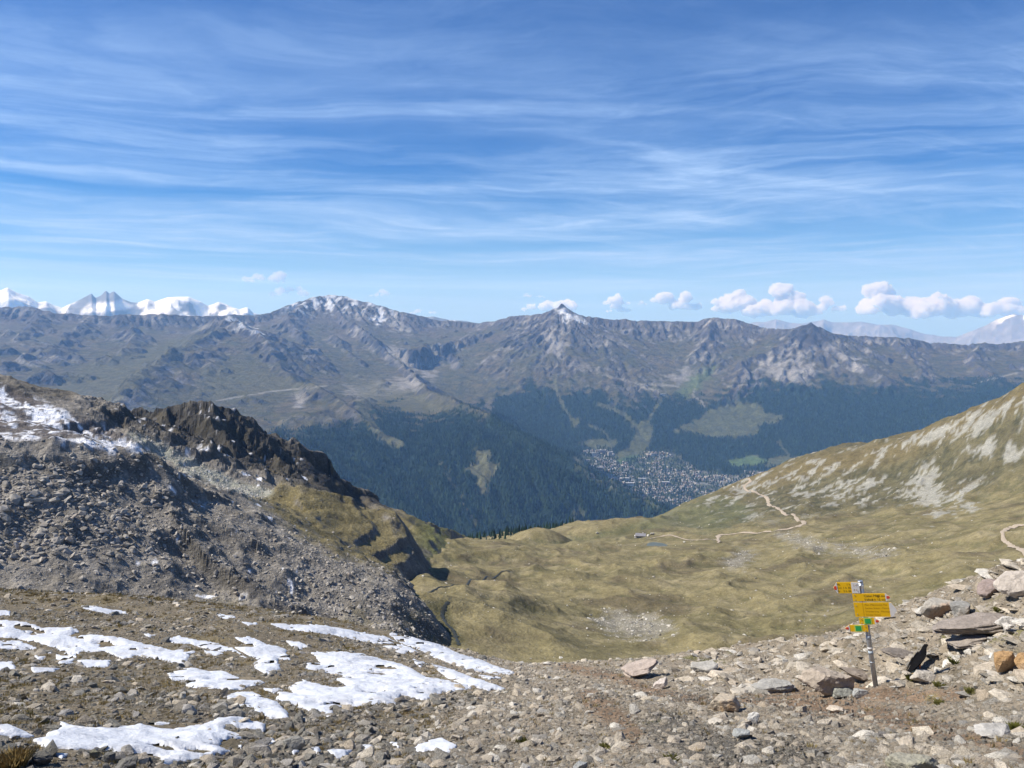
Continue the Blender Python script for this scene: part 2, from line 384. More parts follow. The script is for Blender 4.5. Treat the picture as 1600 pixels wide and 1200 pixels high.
def build_range():
    rng = np.random.default_rng(5)
    cell = 22.0
    xs = np.arange(-8200, 8700, cell); ys = np.arange(2500, 12400, cell)
    X, Y = np.meshgrid(xs, ys)
    wx = X + 38 * fbm(X, Y, 420, 3, 11); wy = Y + 38 * fbm(X, Y, 420, 3, 21)
    base = far_base()(X[::4, ::4], Y[::4, ::4])
    # upsample the smooth base
    iy = np.clip(np.arange(len(ys)) / 4, 0, base.shape[0] - 1.001); ix = np.clip(np.arange(len(xs)) / 4, 0, base.shape[1] - 1.001)
    y0, x0 = iy.astype(int), ix.astype(int); fy, fx = (iy - y0)[:, None], (ix - x0)[None]
    base = (base[y0][:, x0] * (1 - fx) + base[y0][:, x0 + 1] * fx) * (1 - fy) + (base[y0 + 1][:, x0] * (1 - fx) + base[y0 + 1][:, x0 + 1] * fx) * fy
    u, v = proj(X, Y, base)
    hi = sstep(-900, -350, base)
    base = base + (ridged(wx, wy, 1100, 5, 31) - .45) * (40 + 95 * hi) + fbm(wx, wy, 300, 5, 41) * (8 + 16 * hi)
    sky = tent(wx, wy, SKY, .55, .55, 700)
    h = smax(base - 14 - 105 * hi, sky, 40)
    # side ribs running down from every crest toward the valley
    rr = random.Random(17); ribs = []
    def rib_line(line, gap, lo, hi_, sides, drop):
        q = [Vector(P(*p)) for p in line]
        for a, b in zip(q[:-1], q[1:]):
            n = max(1, int((b - a).length / gap))
            for i in range(n):
                p = a.lerp(b, (i + rr.random()) / n)
                if abs(math.degrees(math.atan2(p.x, p.y))) > 38: continue
                for s in sides:
                    if rr.random() < .22: continue
                    t = (b - a).to_2d().normalized(); nn = Vector((t.y, -t.x)) * s
                    if s == 0: nn = Vector((-p.x, -p.y)).normalized()
                    ang = rr.uniform(-.6, .6); nn = Vector((nn.x * math.cos(ang) - nn.y * math.sin(ang), nn.x * math.sin(ang) + nn.y * math.cos(ang))); L = rr.uniform(lo, hi_); k = drop * rr.uniform(.8, 1.15); pts = []; c = p.copy(); c.z -= 14
                    for j in range(4):
                        pts.append(tuple(c)); nn = (nn + Vector((rr.uniform(-.35, .35), rr.uniform(-.35, .35)))).normalized(); st = L / 3; c = Vector((c.x + nn.x * st, c.y + nn.y * st, c.z - k * st * (1.1 - .12 * j)))
                    ribs.append(pts)
    rib_line(SKY, 620, 700, 1900, (0,), .46)
    for sp in SPURS: rib_line(sp[0], 520, 300, 900, (-1, 1), .48 if sp[3] < 1000 else .42)
    print('ribs', len(ribs))
    for pts in ribs:
        x0 = min(p[0] for p in pts) - 420; x1 = max(p[0] for p in pts) + 420; y0_ = min(p[1] for p in pts) - 420; y1_ = max(p[1] for p in pts) + 420
        sl = (slice(max(int((y0_ - ys[0]) / cell), 0), max(int((y1_ - ys[0]) / cell), 1)), slice(max(int((x0 - xs[0]) / cell), 0), max(int((x1 - xs[0]) / cell), 1)))
        if h[sl].size == 0: continue
        h[sl] = smax(tent(wx[sl], wy[sl], pts, .85, .85, 160, pix=False), h[sl], 12)
    for pts, kl, kr, L in SPURS:
        h = smax(tent(wx, wy, pts, kl, kr, L, cut=max(900, L * 1.6)), h, 24)
    hi = sstep(-800, -250, h)
    calm = 1 - .6 * np.exp(-((h - sky) / 60) ** 2)
    h += (ridged(wx, wy * .62, 480, 6, 51, .55) - .42) * (14 + 40 * hi) * calm + (ridged(wx * 1.2, wy * .7, 150, 4, 55, .55) - .4) * (4 + 24 * hi) * calm
    for (cu, cv, cD, k) in CONES:
        p = P(cu, cv, cD); h = np.maximum(h, p[2] - k * np.hypot(X - p[0], Y - p[1]) + fbm(X, Y, 60, 3, 71) * 10)
    hh = h / cell
    for k in range(44): hh = erode(hh, 9000, 50, rng)
    print('eroded', h.min(), h.max(), (hh * cell).min(), (hh * cell).max(), np.abs(hh * cell - h).mean())
    h = hh * cell
    # ---- cover
    u, v = proj(X, Y, h); nz = slope_of(X, Y, h)
    n1 = fbm(X, Y, 420, 5, 81); n2 = fbm(X, Y, 110, 4, 91); n3 = fbm(X * .5, Y * 1.0, 220, 5, 95)
    lap = (np.roll(h, 3, 0) + np.roll(h, -3, 0) + np.roll(h, 3, 1) + np.roll(h, -3, 1)) / 4 - h
    c = np.empty(h.shape + (3,), np.float32); c[:] = (.098, .090, .048)
    c = mixc(c, (.125, .105, .064), sstep(-.1, .35, n1)); c = mixc(c, (.062, .066, .034), sstep(0.05, .4, n2 - n1 * .4) * .8)
    rock = sstep(.90, .72, nz + n2 * .10 - .05 * sstep(-600, 200, h))
    c = mixc(c, (.050, .050, .042), sstep(.08, .30, fbm(X, Y, 80, 4, 99) + n1 * .3) * .7); c = mixc(c, (.070, .068, .074), rock)
    c = mixc(c, (.125, .110, .104), sstep(-250, 150, h + n1 * 200) * .7)
    gully = sstep(2, 14, lap + n2 * 7)
    fl = fbm(X, Y, 52, 3, 97); scree = sstep(.14, .36, n3 * .8 + n2 * .35 + fl * .45 + gully * .08) * sstep(-760, -420, h) * sstep(.97, .9, nz)
    c = mixc(c, (.25, .235, .215), scree * .7)
    c = mixc(c, (.31, .28, .235), sstep(.25, .5, n2 + n3 * .5) * sstep(-500, -200, h) * sstep(.93, .8, nz) * .6)
    # pale scree fans seen under the summits
    for poly in ([(846, 520), (862, 508), (885, 540), (874, 560), (860, 545)], [(600, 545), (612, 540), (680, 585), (676, 594)], [(1205, 560), (1245, 525), (1262, 530), (1225, 552)], [(1275, 530), (1290, 532), (1350, 575), (1335, 578)],
                 [(585, 500), (612, 488), (640, 520), (615, 515)], [(462, 618), (474, 612), (478, 628), (466, 632)], [(1040, 590), (1075, 575), (1100, 600), (1065, 608)], [(1180, 565), (1270, 570), (1260, 600), (1215, 595)], [(540, 605), (660, 590), (650, 612), (560, 625)]):
        c = mixc(c, (.30, .28, .255), sstep(-6, 5, inpoly(u, v, poly) + n2 * 16) * .8)
    pas = [[(95, 590), (200, 545), (330, 520), (345, 512), (240, 580), (170, 640), (90, 640)], [(545, 590), (600, 600), (660, 620), (600, 640), (570, 640)], [(1060, 600), (1100, 580), (1120, 560), (1090, 610), (1050, 625), (1000, 632)],
           [(640, 618), (727, 627), (760, 645), (690, 648), (640, 640)], [(350, 560), (420, 580), (500, 605), (330, 625), (300, 600)]]
    for poly in pas:
        c = mixc(c, (.105, .100, .050), sstep(-12, 8, inpoly(u, v, poly) + n2 * 14) * .75)
    c = mixc(c, (.105, .145, .052), sstep(-8, 6, inpoly(u, v, [(1060, 612), (1095, 580), (1115, 575), (1100, 600), (1070, 625)]) + n2 * 10) * .7)
    for poly in ([(1232, 522), (1266, 498), (1304, 526), (1285, 542), (1250, 536)], [(866, 484), (878, 468), (892, 486)]):
        c = mixc(c, (.045, .044, .048), sstep(-3, 3, inpoly(u, v, poly) + n2 * 8) * .9)
    # snow on the high summits
    sn = sstep(0.02, .22, ridged(X, Y, 260, 4, 111) * .6 + n2 * .5 - .30 + sstep(120, 420, h) * .25) * sstep(60, 240, h + n1 * 60)
    sn = np.maximum(sn * ((u > 420) & (u < 650)), sstep(-5, 3, inpoly(u, v, [(872, 484), (888, 484), (912, 502), (885, 500)]) + n2 * 14))
    sn = np.maximum(sn, sstep(-4, 3, inpoly(u, v, [(350, 495), (362, 495), (412, 522), (395, 524), (362, 506)]) + n2 * 18 - 3))
    sn = np.maximum(sn, sstep(-4, 3, inpoly(u, v, [(580, 497), (598, 489), (604, 500), (590, 507)]) + n2 * 10))
    c = mixc(c, (.66, .68, .72), sn * .85)
    # forest, clearings, the village floor
    tl = np.interp(u, TREELINE[:, 0], TREELINE[:, 1])
    fo = sstep(-9, 9, v - tl + n1 * 22 + n2 * 26) * (v > 560) * (h < -330)
    fo = np.maximum(fo, (h < -760) * 1.0)
    op = np.zeros(h.shape)
    for poly in CLEAR: op = np.maximum(op, sstep(-3, 2, inpoly(u, v, poly) + n2 * 5))
    for pl, w in PISTES: op = np.maximum(op, sstep(w + 1.3, w - .8, linedist(u, v, pl) + n2 * 2.5))
    vil = sstep(-6, 3, inpoly(u, v, VILLAGE) + n2 * 9)
    left = sstep(560, 470, u + n1 * 60) * sstep(700, 640, v); fo = fo * (1 - op) * (1 - vil) * (1 - left * .85)
    c = mixc(c, (.018, .034, .022), fo)
    mead = np.where((u > 880)[..., None], np.float32((.088, .094, .048)), np.float32((.115, .113, .060)))
    c = c + (mead * (1 + .25 * n2[..., None]) - c) * (op * (h < -330))[..., None]
    c = mixc(c, (.085, .13, .05), np.maximum(sstep(-3, 2, inpoly(u, v, [(958, 722), (985, 712), (1000, 712), (985, 725), (965, 740), (950, 745)])), sstep(-3, 2, inpoly(u, v, CLEAR[5]))) * .9)
    c = mixc(c, (.085, .10, .055), vil * (1 - op)); c = mixc(c, (.17, .165, .155), vil * (1 - op) * sstep(.15, .4, fbm(X, Y, 70, 3, 121)))
    roads = [[(900, 716), (915, 722), (950, 742), (985, 765), (1010, 770)], [(930, 724), (950, 722), (975, 728), (1010, 735), (1060, 742), (1110, 750)], [(1050, 765), (1080, 757), (1100, 755), (1130, 760)], [(955, 745), (1000, 752), (1050, 757)], [(1110, 752), (1140, 750), (1180, 742)]]
    for pl in roads: c = mixc(c, (.28, .275, .26), sstep(2.0, .8, linedist(u, v, pl)) * .8)
    for pl in ([(1000, 600), (1060, 604), (1020, 598), (1000, 606), (1035, 612)], [(1130, 590), (1128, 597), (1138, 604), (1190, 598)], [(1085, 608), (1082, 618), (1095, 626), (1100, 635)], [(940, 585), (990, 598), (1030, 612)], [(340, 626), (420, 612), (510, 603)], [(1520, 600), (1560, 590), (1590, 582)]):
        c = mixc(c, (.36, .34, .30), sstep(1.5, .6, linedist(u, v, pl)) * .55)
    az = np.abs(np.degrees(np.arctan2(X, Y))); ok = az < 39.5
    keep = ok[:-1, :-1] & ok[1:, 1:]
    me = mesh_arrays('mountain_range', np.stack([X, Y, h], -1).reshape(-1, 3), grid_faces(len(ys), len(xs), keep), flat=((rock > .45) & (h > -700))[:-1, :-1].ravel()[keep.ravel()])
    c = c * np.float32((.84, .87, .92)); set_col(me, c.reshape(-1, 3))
    # drop loose vertices
    bm = bmesh.new(); bm.from_mesh(me); bmesh.ops.delete(bm, geom=[q for q in bm.verts if not q.link_faces], context='VERTS'); bm.to_mesh(me); bm.free()
    mat = material('alpine_slopes', attr='cover', var=.30, scales=(.011, .04, .13), bump=((.013, 30, 'N'), (.05, 10, 'N')), rough=.95, spec=.1)
    obj('mountain_range', me, mat, kind='structure')
    return xs, ys, h, fo, vil, op, u, v
RX, RY, RH, RFO, RVIL, ROP, RU, RV_ = build_range()
print('range', round(time.time() - T0, 1))

def range_h(x, y):
    fx, fy = (np.asarray(x) - RX[0]) / 22.0, (np.asarray(y) - RY[0]) / 22.0
    i, j = np.clip(fy.astype(int), 0, len(RY) - 2), np.clip(fx.astype(int), 0, len(RX) - 2); a, b = fx - j, fy - i
    return (RH[i, j] * (1 - a) + RH[i, j + 1] * a) * (1 - b) + (RH[i + 1, j] * (1 - a) + RH[i + 1, j + 1] * a) * b
def range_s(F, x, y):
    i = np.clip(np.rint((np.asarray(y) - RY[0]) / 22.0).astype(int), 0, len(RY) - 1); j = np.clip(np.rint((np.asarray(x) - RX[0]) / 22.0).astype(int), 0, len(RX) - 1)
    return F[i, j]

def cone_trees(name, x, y, z, ht, rad, mat, label, seed, sides=4, tiers=1):
    r = np.random.default_rng(seed); n = len(x); V, F = [], []; a0 = r.uniform(0, 6.28, n); off = 0
    for t in range(tiers):
        zb = z + ht * (.06 + .30 * t); rb = rad * (1 - .3 * t); zt = np.minimum(z + ht * (.62 + .38 * (t + 1) / tiers), z + ht)
        ring = np.stack([np.stack([x + rb * np.cos(a0 + 6.2832 * k / sides + t) * r.uniform(.75, 1.2, n), y + rb * np.sin(a0 + 6.2832 * k / sides + t) * r.uniform(.75, 1.2, n), zb + ht * r.uniform(-.05, .1, n)], -1) for k in range(sides)]
                        + [np.stack([x, y, zt], -1)], 1)
        V.append(ring.reshape(-1, 3)); b = (np.arange(n) * (sides + 1))[:, None] + off
        for k in range(sides): F.append(np.concatenate([b + k, b + (k + 1) % sides, b + sides], 1))
        off += n * (sides + 1)
    me = mesh_arrays(name, np.concatenate(V), np.concatenate(F), smooth=False)
    tone = np.tile(np.repeat(np.clip(r.normal(1, .42, n), .35, 2.3), sides + 1), tiers)
    set_col(me, np.array((.024, .045, .030), np.float32) * tone[:, None])
    return obj(name, me, mat, kind='stuff', label=label, category='forest')
M_CON = material('conifer_needles', attr='cover', var=.2, scales=(.3,), rough=.9, spec=.1)

def forest():
    r = np.random.default_rng(3); n = 620000
    x = r.uniform(-4200, 6500, n); y = r.uniform(2700, 9300, n)
    u, v = range_s(RU, x, y), range_s(RV_, x, y); f = range_s(RFO, x, y)
    dist = np.hypot(x, y); dens = np.where(dist < 5200, 1.0, .62)
    vil = range_s(RVIL, x, y)
    ok = ((r.random(n) < f * dens) | (r.random(n) < .30 * vil)) & (u > 380) & (u < 1620) & (v < 870) & (v > 585)
    x, y = x[ok], y[ok]; m = min(len(x), 125000); x, y = x[:m], y[:m]; z = range_h(x, y)
    hi = sstep(-450, -900, z); ht = r.uniform(12, 30, m) * (.6 + .4 * hi); rad = ht * r.uniform(.17, .25, m)
    cone_trees('conifer_forest', x, y, z - 1, ht, rad, M_CON, 'dark conifer forest covering the far valley slopes', 4)
    print('trees', m)
forest()

# ------------------------------------------------------------------ the ranges behind
def back_range(name, sky, depth, amp, seed, snow, rockc, wl_):
    q = np.array([P(*p) for p in sky]); n = 520
    s = np.linspace(0, 1, n); seg = np.concatenate([[0], np.cumsum(np.hypot(*(q[1:, :2] - q[:-1, :2]).T))]); seg /= seg[-1]
    cx, cy, cz = (np.interp(s, seg, q[:, k]) for k in range(3))
    off = np.concatenate([-np.linspace(1, 0, 46) ** 1.25, np.linspace(0.06, 1, 10)]) * depth
    rx, ry = cx / np.hypot(cx, cy), cy / np.hypot(cx, cy)
    X = cx[None] + rx[None] * off[:, None]; Y = cy[None] + ry[None] * off[:, None]
    d = np.abs(off)[:, None]; Z = cz[None] - .45 * d
    damp = sstep(0, depth * .12, d) * .85 + .15
    Z = Z + (ridged(X, Y, wl_, 6, seed, .55) - .5) * amp * damp + fbm(X, Y, wl_ * .25, 4, seed + 9) * amp * .25 * damp
    nz = slope_of(X, Y, Z); n1 = fbm(X, Y, wl_ * .16, 5, seed + 20) * .6 + fbm(cx[None] + 0 * X, Z * 2.2, wl_ * .22, 4, seed + 25) * .55
    c = np.empty(Z.shape + (3,), np.float32); c[:] = rockc
    c = mixc(c, np.array(rockc) * 1.35, sstep(-.1, .3, n1))
    sn = snow(X, Y, Z, nz, n1, cz[None] - Z); c = mixc(c, (.80, .82, .86), sn)
    me = mesh_arrays(name, np.stack([X, Y, Z], -1).reshape(-1, 3), grid_faces(len(off), n)); set_col(me, c)
    obj(name, me, material(name + '_rock', attr='cover', var=.14, scales=(.002, .008), bump=((.004, 40, 'N'),), rough=.9, spec=.1), kind='structure')
SNOWY = [(-220, 462), (-120, 470), (-60, 458), (0, 452), (12, 448), (25, 455), (45, 461), (60, 470), (72, 468), (85, 475), (97, 479), (110, 473), (125, 466), (143, 457), (149, 464), (158, 461), (165, 454), (171, 460), (178, 457), (190, 467), (205, 473), (215, 474),
         (230, 469), (242, 473), (260, 466), (275, 464), (295, 464), (310, 470), (325, 477), (342, 471), (355, 475), (365, 481), (375, 484), (387, 480), (396, 488), (440, 500), (520, 510)]
def snow1(X, Y, Z, nz, n1, below):
    u, v = proj(X, Y, Z); towers = sstep(100, 112, u) * sstep(225, 210, u)
    m = sstep(-.05, .18, n1 + .34 - below / 1300 - towers * .6)
    m = np.maximum(m, sstep(-4, 2, inpoly(u, v, [(128, 486), (150, 476), (190, 470), (205, 478), (185, 486)]) + n1 * 5))
    return m
back_range('snowy_mountains', [(u, v, 19500) for u, v in SNOWY], 4200, 480, 200, snow1, (.15, .155, .175), 2600)
MIDB = [(540, 500), (600, 490), (625, 487), (645, 489), (662, 494), (678, 493), (700, 499), (730, 502), (760, 505), (820, 515)]
back_range('distant_ridge', [(u, v, 17000) for u, v in MIDB], 3500, 300, 240, lambda X, Y, Z, nz, n1, b: sstep(.35, .5, n1 - b / 900), (.13, .14, .16), 1500)
FARR = [(980, 515), (1080, 510), (1150, 507), (1195, 503), (1212, 498), (1230, 503), (1255, 505), (1278, 501), (1287, 498), (1300, 503), (1322, 503), (1345, 502), (1372, 507), (1395, 508), (1420, 514), (1445, 521), (1475, 526), (1495, 526), (1515, 518), (1540, 509), (1556, 499),
        (1570, 494), (1582, 490), (1600, 491), (1640, 486), (1700, 495), (1800, 505)]
def snow2(X, Y, Z, nz, n1, b):
    u, v = proj(X, Y, Z); return sstep(1545, 1575, u) * sstep(.05, .3, n1 + .35 - b / 700) 
back_range('far_mountains', [(u, v, 28500) for u, v in FARR], 4500, 420, 260, snow2, (.17, .165, .17), 2400)

# ------------------------------------------------------------------ air
def haze():
    x0, x1, y0, y1, z0, z1 = -26000, 26000, -600, 33800, -3900, 1750
    me = bpy.data.meshes.new('haze'); bm = bmesh.new(); bmesh.ops.create_cube(bm, size=1)
    for v in bm.verts: v.co = ((x0 + x1) / 2 + v.co.x * (x1 - x0), (y0 + y1) / 2 + v.co.y * (y1 - y0), (z0 + z1) / 2 + v.co.z * (z1 - z0))
    bm.to_mesh(me); bm.free()
    m = bpy.data.materials.new('haze_air'); m.use_nodes = True; n = m.node_tree.nodes; n.clear()
    o = N(n, 'ShaderNodeOutputMaterial'); p = N(n, 'ShaderNodeVolumePrincipled')
    p.inputs['Color'].default_value = (.29, .55, 1.0, 1); p.inputs['Absorption Color'].default_value = (1, 1, 1, 1); p.inputs['Density'].default_value = 4.0e-5; p.inputs['Anisotropy'].default_value = 0.1
    m.node_tree.links.new(p.outputs[0], o.inputs['Volume'])
    obj('haze', me, m, kind='stuff', label='thin blue haze hanging over the valley and ranges', category='haze')
haze()
print('far done', round(time.time() - T0, 1))
# ================================================================== polar-sampled hillsides nearer by
def polar(azr, nc, r0, r1, nr):
    az = np.radians(np.linspace(azr[0], azr[1], nc)); r = r0 * (r1 / r0) ** np.linspace(0, 1, nr)
    return np.sin(az)[None] * r[:, None], np.cos(az)[None] * r[:, None]

# ------------------------------------------------------------------ left: blocky hillside, dark crag, snow-dusted slope
L2_BASE = TPS([P(*p) for p in [(-250, 960, 205), (0, 965, 200), (200, 968, 200), (400, 972, 206), (560, 985, 208), (660, 1000, 214), (700, 1015, 218),
                               (-250, 830, 235), (0, 830, 231), (150, 840, 230), (300, 870, 232), (450, 920, 228), (560, 935, 232), (650, 950, 236),
                               (-250, 692, 270), (0, 697, 266), (120, 700, 266), (230, 712, 275), (330, 775, 280), (430, 830, 264), (520, 868, 257), (600, 905, 253), (660, 925, 256),
                               (0, 680, 400), (-250, 620, 430), (200, 705, 430), (300, 742, 420), (400, 772, 400), (470, 775, 400), (560, 812, 425), (620, 862, 430), (700, 870, 520), (760, 862, 600),
                               (330, 700, 520), (450, 745, 540), (560, 800, 580), (640, 830, 650), (720, 845, 720), (800, 852, 800)]]
              + [H_at(-250, 120, -40), H_at(100, 120, -42), H_at(400, 130, -52), H_at(700, 170, -75), H_at(0, 760, -120), H_at(300, 900, -190), H_at(500, 950, -260), H_at(700, 1100, -330), H_at(850, 1100, -360), H_at(-250, 900, -140),
                 H_at(820, 300, -135), H_at(850, 500, -190)], 100.0, 1e-3)
L2_R = [([(-250, 664, 275), (-100, 680, 268), (0, 689, 262), (60, 687, 262), (120, 691, 262), (190, 689, 265), (235, 701, 270), (300, 747, 278), (345, 772, 282)], .7, .9, 40),
        ([(225, 700, 268), (225, 753, 256), (252, 790, 248), (284, 824, 240)], .5, 1.1, 14),
        ([(288, 826, 241), (306, 842, 236), (340, 872, 230), (372, 893, 226), (420, 915, 222), (470, 932, 220)], .45, 1.2, 16),
        ([(335, 806, 262), (350, 815, 256), (385, 838, 250)], .5, 1.1, 10),
        ([(365, 880, 245), (385, 902, 238), (430, 925, 232)], .4, 1.1, 10),
        ([(395, 800, 300), (420, 832, 292), (470, 862, 285), (500, 880, 285)], .45, 1.0, 14),
        ([(-250, 520, 530), (-100, 560, 515), (0, 599, 500), (60, 622, 495), (100, 641, 490), (160, 667, 480), (215, 692, 468), (265, 725, 445), (330, 765, 425)], .40, .42, 80),
        ([(165, 656, 600), (190, 645, 600), (212, 640, 600), (235, 638, 595), (260, 635, 592), (285, 630, 590), (318, 629, 590), (345, 634, 592), (370, 641, 595), (388, 655, 600), (405, 672, 604), (430, 692, 610), (480, 720, 622), (540, 757, 640), (600, 788, 660), (680, 821, 700), (760, 844, 745), (820, 860, 790)], .7, .95, 60),
        ([(318, 632, 588), (335, 665, 560), (352, 690, 540), (380, 715, 520), (420, 735, 505)], .8, 1.0, 25),
        ([(260, 637, 590), (268, 660, 568), (290, 690, 545), (330, 715, 520)], .8, 1.0, 25),
        ([(400, 672, 600), (430, 712, 570), (452, 738, 545), (470, 752, 530)], .7, 1.2, 25),
        ([(420, 768, 402), (445, 761, 396), (480, 758, 394), (515, 766, 396), (540, 782, 402), (562, 804, 410), (585, 835, 420)], .45, .8, 40),
        ([(470, 770, 385), (485, 800, 370), (500, 830, 355)], .4, .9, 16),
        ([(532, 790, 395), (542, 815, 380), (555, 840, 368), (585, 872, 362)], .3, 1.2, 20),
        ([(560, 770, 640), (620, 800, 600), (660, 830, 570), (690, 850, 560)], .6, .8, 30)]

def h2(x, y):
    wx = x + 5 * fbm(x, y, 42, 3, 301) + 1.6 * fbm(x, y, 11, 2, 306); wy = y + 5 * fbm(x, y, 42, 3, 311) + 1.6 * fbm(x, y, 11, 2, 316)
    h = L2_BASE(wx, wy) - 1.0
    for i, (pts, kl, kr, L) in enumerate(L2_R):
        h = smax(tent(wx, wy, pts, kl, kr, L, cut=5 if i < 6 else 12 if i == 11 else max(28, L * 1.1)), h, 2.0)
    r = np.hypot(x, y); far = sstep(380, 520, r); u, v = proj(x, y, h)
    crag = sstep(20, -15, np.abs(u - 300) - 170) * far
    az = np.degrees(np.arctan2(x, y)); q = az - 4.2 * sstep(430, 640, r); h = h - sstep(-9.6, -2.4, q) * 10 - sstep(-3.2, .4, q) * 45
    h = h + (ridged(wx, wy, 46, 5, 321, .55) - .45) * (3.0 + 3.5 * crag) + (ridged(x, y, 15, 4, 331, .55) - .45) * (1.4 + 2.6 * crag) + fbm(x, y, 24, 4, 336) * 3 * crag + (ridged(x * .8 + y * .3, y, 7, 3, 338, .6) - .45) * 1.5 * crag + fbm(x, y, 6, 3, 341) * .5
    return h

def build_left():
    X, Y = polar((-40, 3.5), 470, 105, 1050, 430)
    Z = h2(X, Y); u, v = proj(X, Y, Z); nz = slope_of(X, Y, Z); r = np.hypot(X, Y)
    n1, n2, n3 = fbm(X, Y, 60, 4, 351), fbm(X, Y, 14, 4, 356), fbm(X, Y, 4, 3, 361)
    c = np.empty(Z.shape + (3,), np.float32); c[:] = (.215, .198, .170)
    c = mixc(c, (.29, .268, .232), sstep(-.1, .35, n2)); c = mixc(c, (.125, .112, .085), sstep(.05, .35, n1) * .7)
    grass = sstep(-14, 10, np.maximum.reduce([inpoly(u, v, [(395, 770), (440, 757), (520, 760), (600, 800), (640, 870), (740, 860), (800, 850), (800, 870), (640, 900), (560, 880), (480, 840), (430, 800)]),
                                             inpoly(u, v, [(560, 770), (620, 790), (760, 845), (800, 860), (640, 860)]), inpoly(u, v, [(0, 940), (420, 960), (420, 985), (0, 985)])]) + n2 * 26)
    grass = np.maximum(grass, sstep(.10, .42, n1 + n2 * .5) * .55 * (v > 840)) * sstep(.62, .8, nz)
    c = mixc(c, (.165, .138, .062), grass * .9); c = mixc(c, (.10, .118, .045), grass * sstep(620, 680, u) * .7)
    crag = sstep(-10, 8, inpoly(u, v, [(150, 645), (260, 622), (380, 630), (450, 690), (620, 790), (560, 800), (440, 745), (330, 725), (250, 690)]) + n2 * 20) * sstep(420, 500, r)
    c = mixc(c, (.056, .053, .048), crag); c = mixc(c, (.105, .09, .062), crag * sstep(.1, .3, n2) * .7)
    c = mixc(c, (.06, .058, .05), sstep(.78, .55, nz + n3 * .1) * .55)
    dust = sstep(-4, 10, inpoly(u, v, [(-300, 500), (0, 596), (225, 690), (160, 688), (0, 690), (-300, 690)]))
    c = mixc(c, (.125, .110, .105), dust * .8)
    streak = fbm((X * .5 + Y * .86), (X * .86 - Y * .5) * .28, 9, 4, 371)
    sn = dust * sstep(.06, .26, streak * .9 + n3 * .55 + .10 * sstep(20, -60, u - 140) - .12 * sstep(640, 690, v))
    sn = np.maximum(sn, crag * sstep(.36, .46, n2 * .8 + n3 * .75) * sstep(.72, .88, nz) * (v < 735) * (u < 380) * .75)
    sn = np.maximum(sn, sstep(-4, 3, inpoly(u, v, [(100, 690), (150, 686), (215, 690), (232, 703), (190, 702), (140, 698)]) + n3 * 16) * .9)
    sn = np.maximum(sn, sstep(.52, .62, n2 * .6 + n3 * .6 + .10 * (u > 200) * (u < 480) * (v > 690)) * (v > 700) * (v < 935) * (u < 480))
    c = mixc(c, (.80, .82, .86), sn)
    scr = sstep(-5, 4, inpoly(u, v, [(200, 676), (225, 682), (270, 705), (330, 735), (400, 760), (430, 770), (420, 776), (370, 768), (310, 748), (250, 715)]) + n2 * 9)
    c = mixc(c, (.30, .305, .255), scr * (1 - sn))
    me = mesh_arrays('rocky_hillside', np.stack([X, Y, Z], -1).reshape(-1, 3), grid_faces(*X.shape), flat=(grass < .4)[:-1, :-1].ravel()); set_col(me, c)
    mat = material('hillside_rock', attr='cover', var=.32, scales=(.16, .7, 2.2), bump=((.3, 1.8, 'N'), (1.1, .6, 'N')), rough=.95, spec=.15)
    return obj('rocky_hillside', me, mat, kind='structure'), (X, Y, Z, u, v, nz, sn, grass, crag, scr)
HILL, HD = build_left()
print('left', round(time.time() - T0, 1))

# ------------------------------------------------------------------ right: grassy basin and the slope above it
L3_SKY = [(800, 862, 760), (860, 857, 800), (930, 838, 900), (1000, 816, 950), (1050, 793, 1000), (1120, 766, 1080), (1180, 746, 1150), (1250, 723, 1200), (1330, 706, 1200), (1400, 690, 1150), (1500, 646, 1050), (1600, 598, 980), (1720, 545, 940), (1850, 500, 920)]
def mk_l3():
    pts = [P(*p) for p in [(560, 1060, 235), (690, 1010, 222), (760, 1030, 228), (820, 1022, 240), (950, 1016, 260), (1100, 1002, 285), (1250, 988, 310), (1400, 945, 340), (1500, 905, 385), (1600, 872, 425), (1800, 800, 470),
                           (690, 962, 262), (640, 905, 355), (600, 890, 410), (700, 905, 375), (780, 940, 315), (850, 905, 430), (900, 950, 350), (1000, 905, 450), (1050, 950, 370), (1150, 900, 470), (1300, 882, 490), (1450, 852, 520), (1600, 812, 560),
                           (640, 868, 520), (720, 858, 560), (800, 862, 560), (880, 872, 560), (950, 850, 660), (1000, 839, 770), (1025, 852, 715), (1060, 846, 730), (1120, 840, 740), (1200, 829, 730), (1256, 819, 735), (1400, 802, 750), (1500, 792, 740), (1600, 775, 730), (1750, 720, 740),
                           (1060, 818, 880), (1120, 800, 920), (1180, 795, 880), (1250, 775, 930), (1320, 760, 950), (1400, 740, 950), (1480, 712, 930), (1560, 680, 900), (1170, 765, 1030), (1750, 640, 850)] + L3_SKY]
    pts += [(p[0] * 1.28, p[1] * 1.28, p[2] - 190) for p in (P(*q) for q in L3_SKY)]
    pts += [H_at(500, 260, -100), H_at(800, 150, -80), H_at(1100, 150, -76), H_at(1500, 150, -58), H_at(1850, 200, -50), H_at(560, 620, -175), H_at(640, 800, -240)]
    return TPS(pts, 200.0, 4e-3)
L3T = mk_l3()
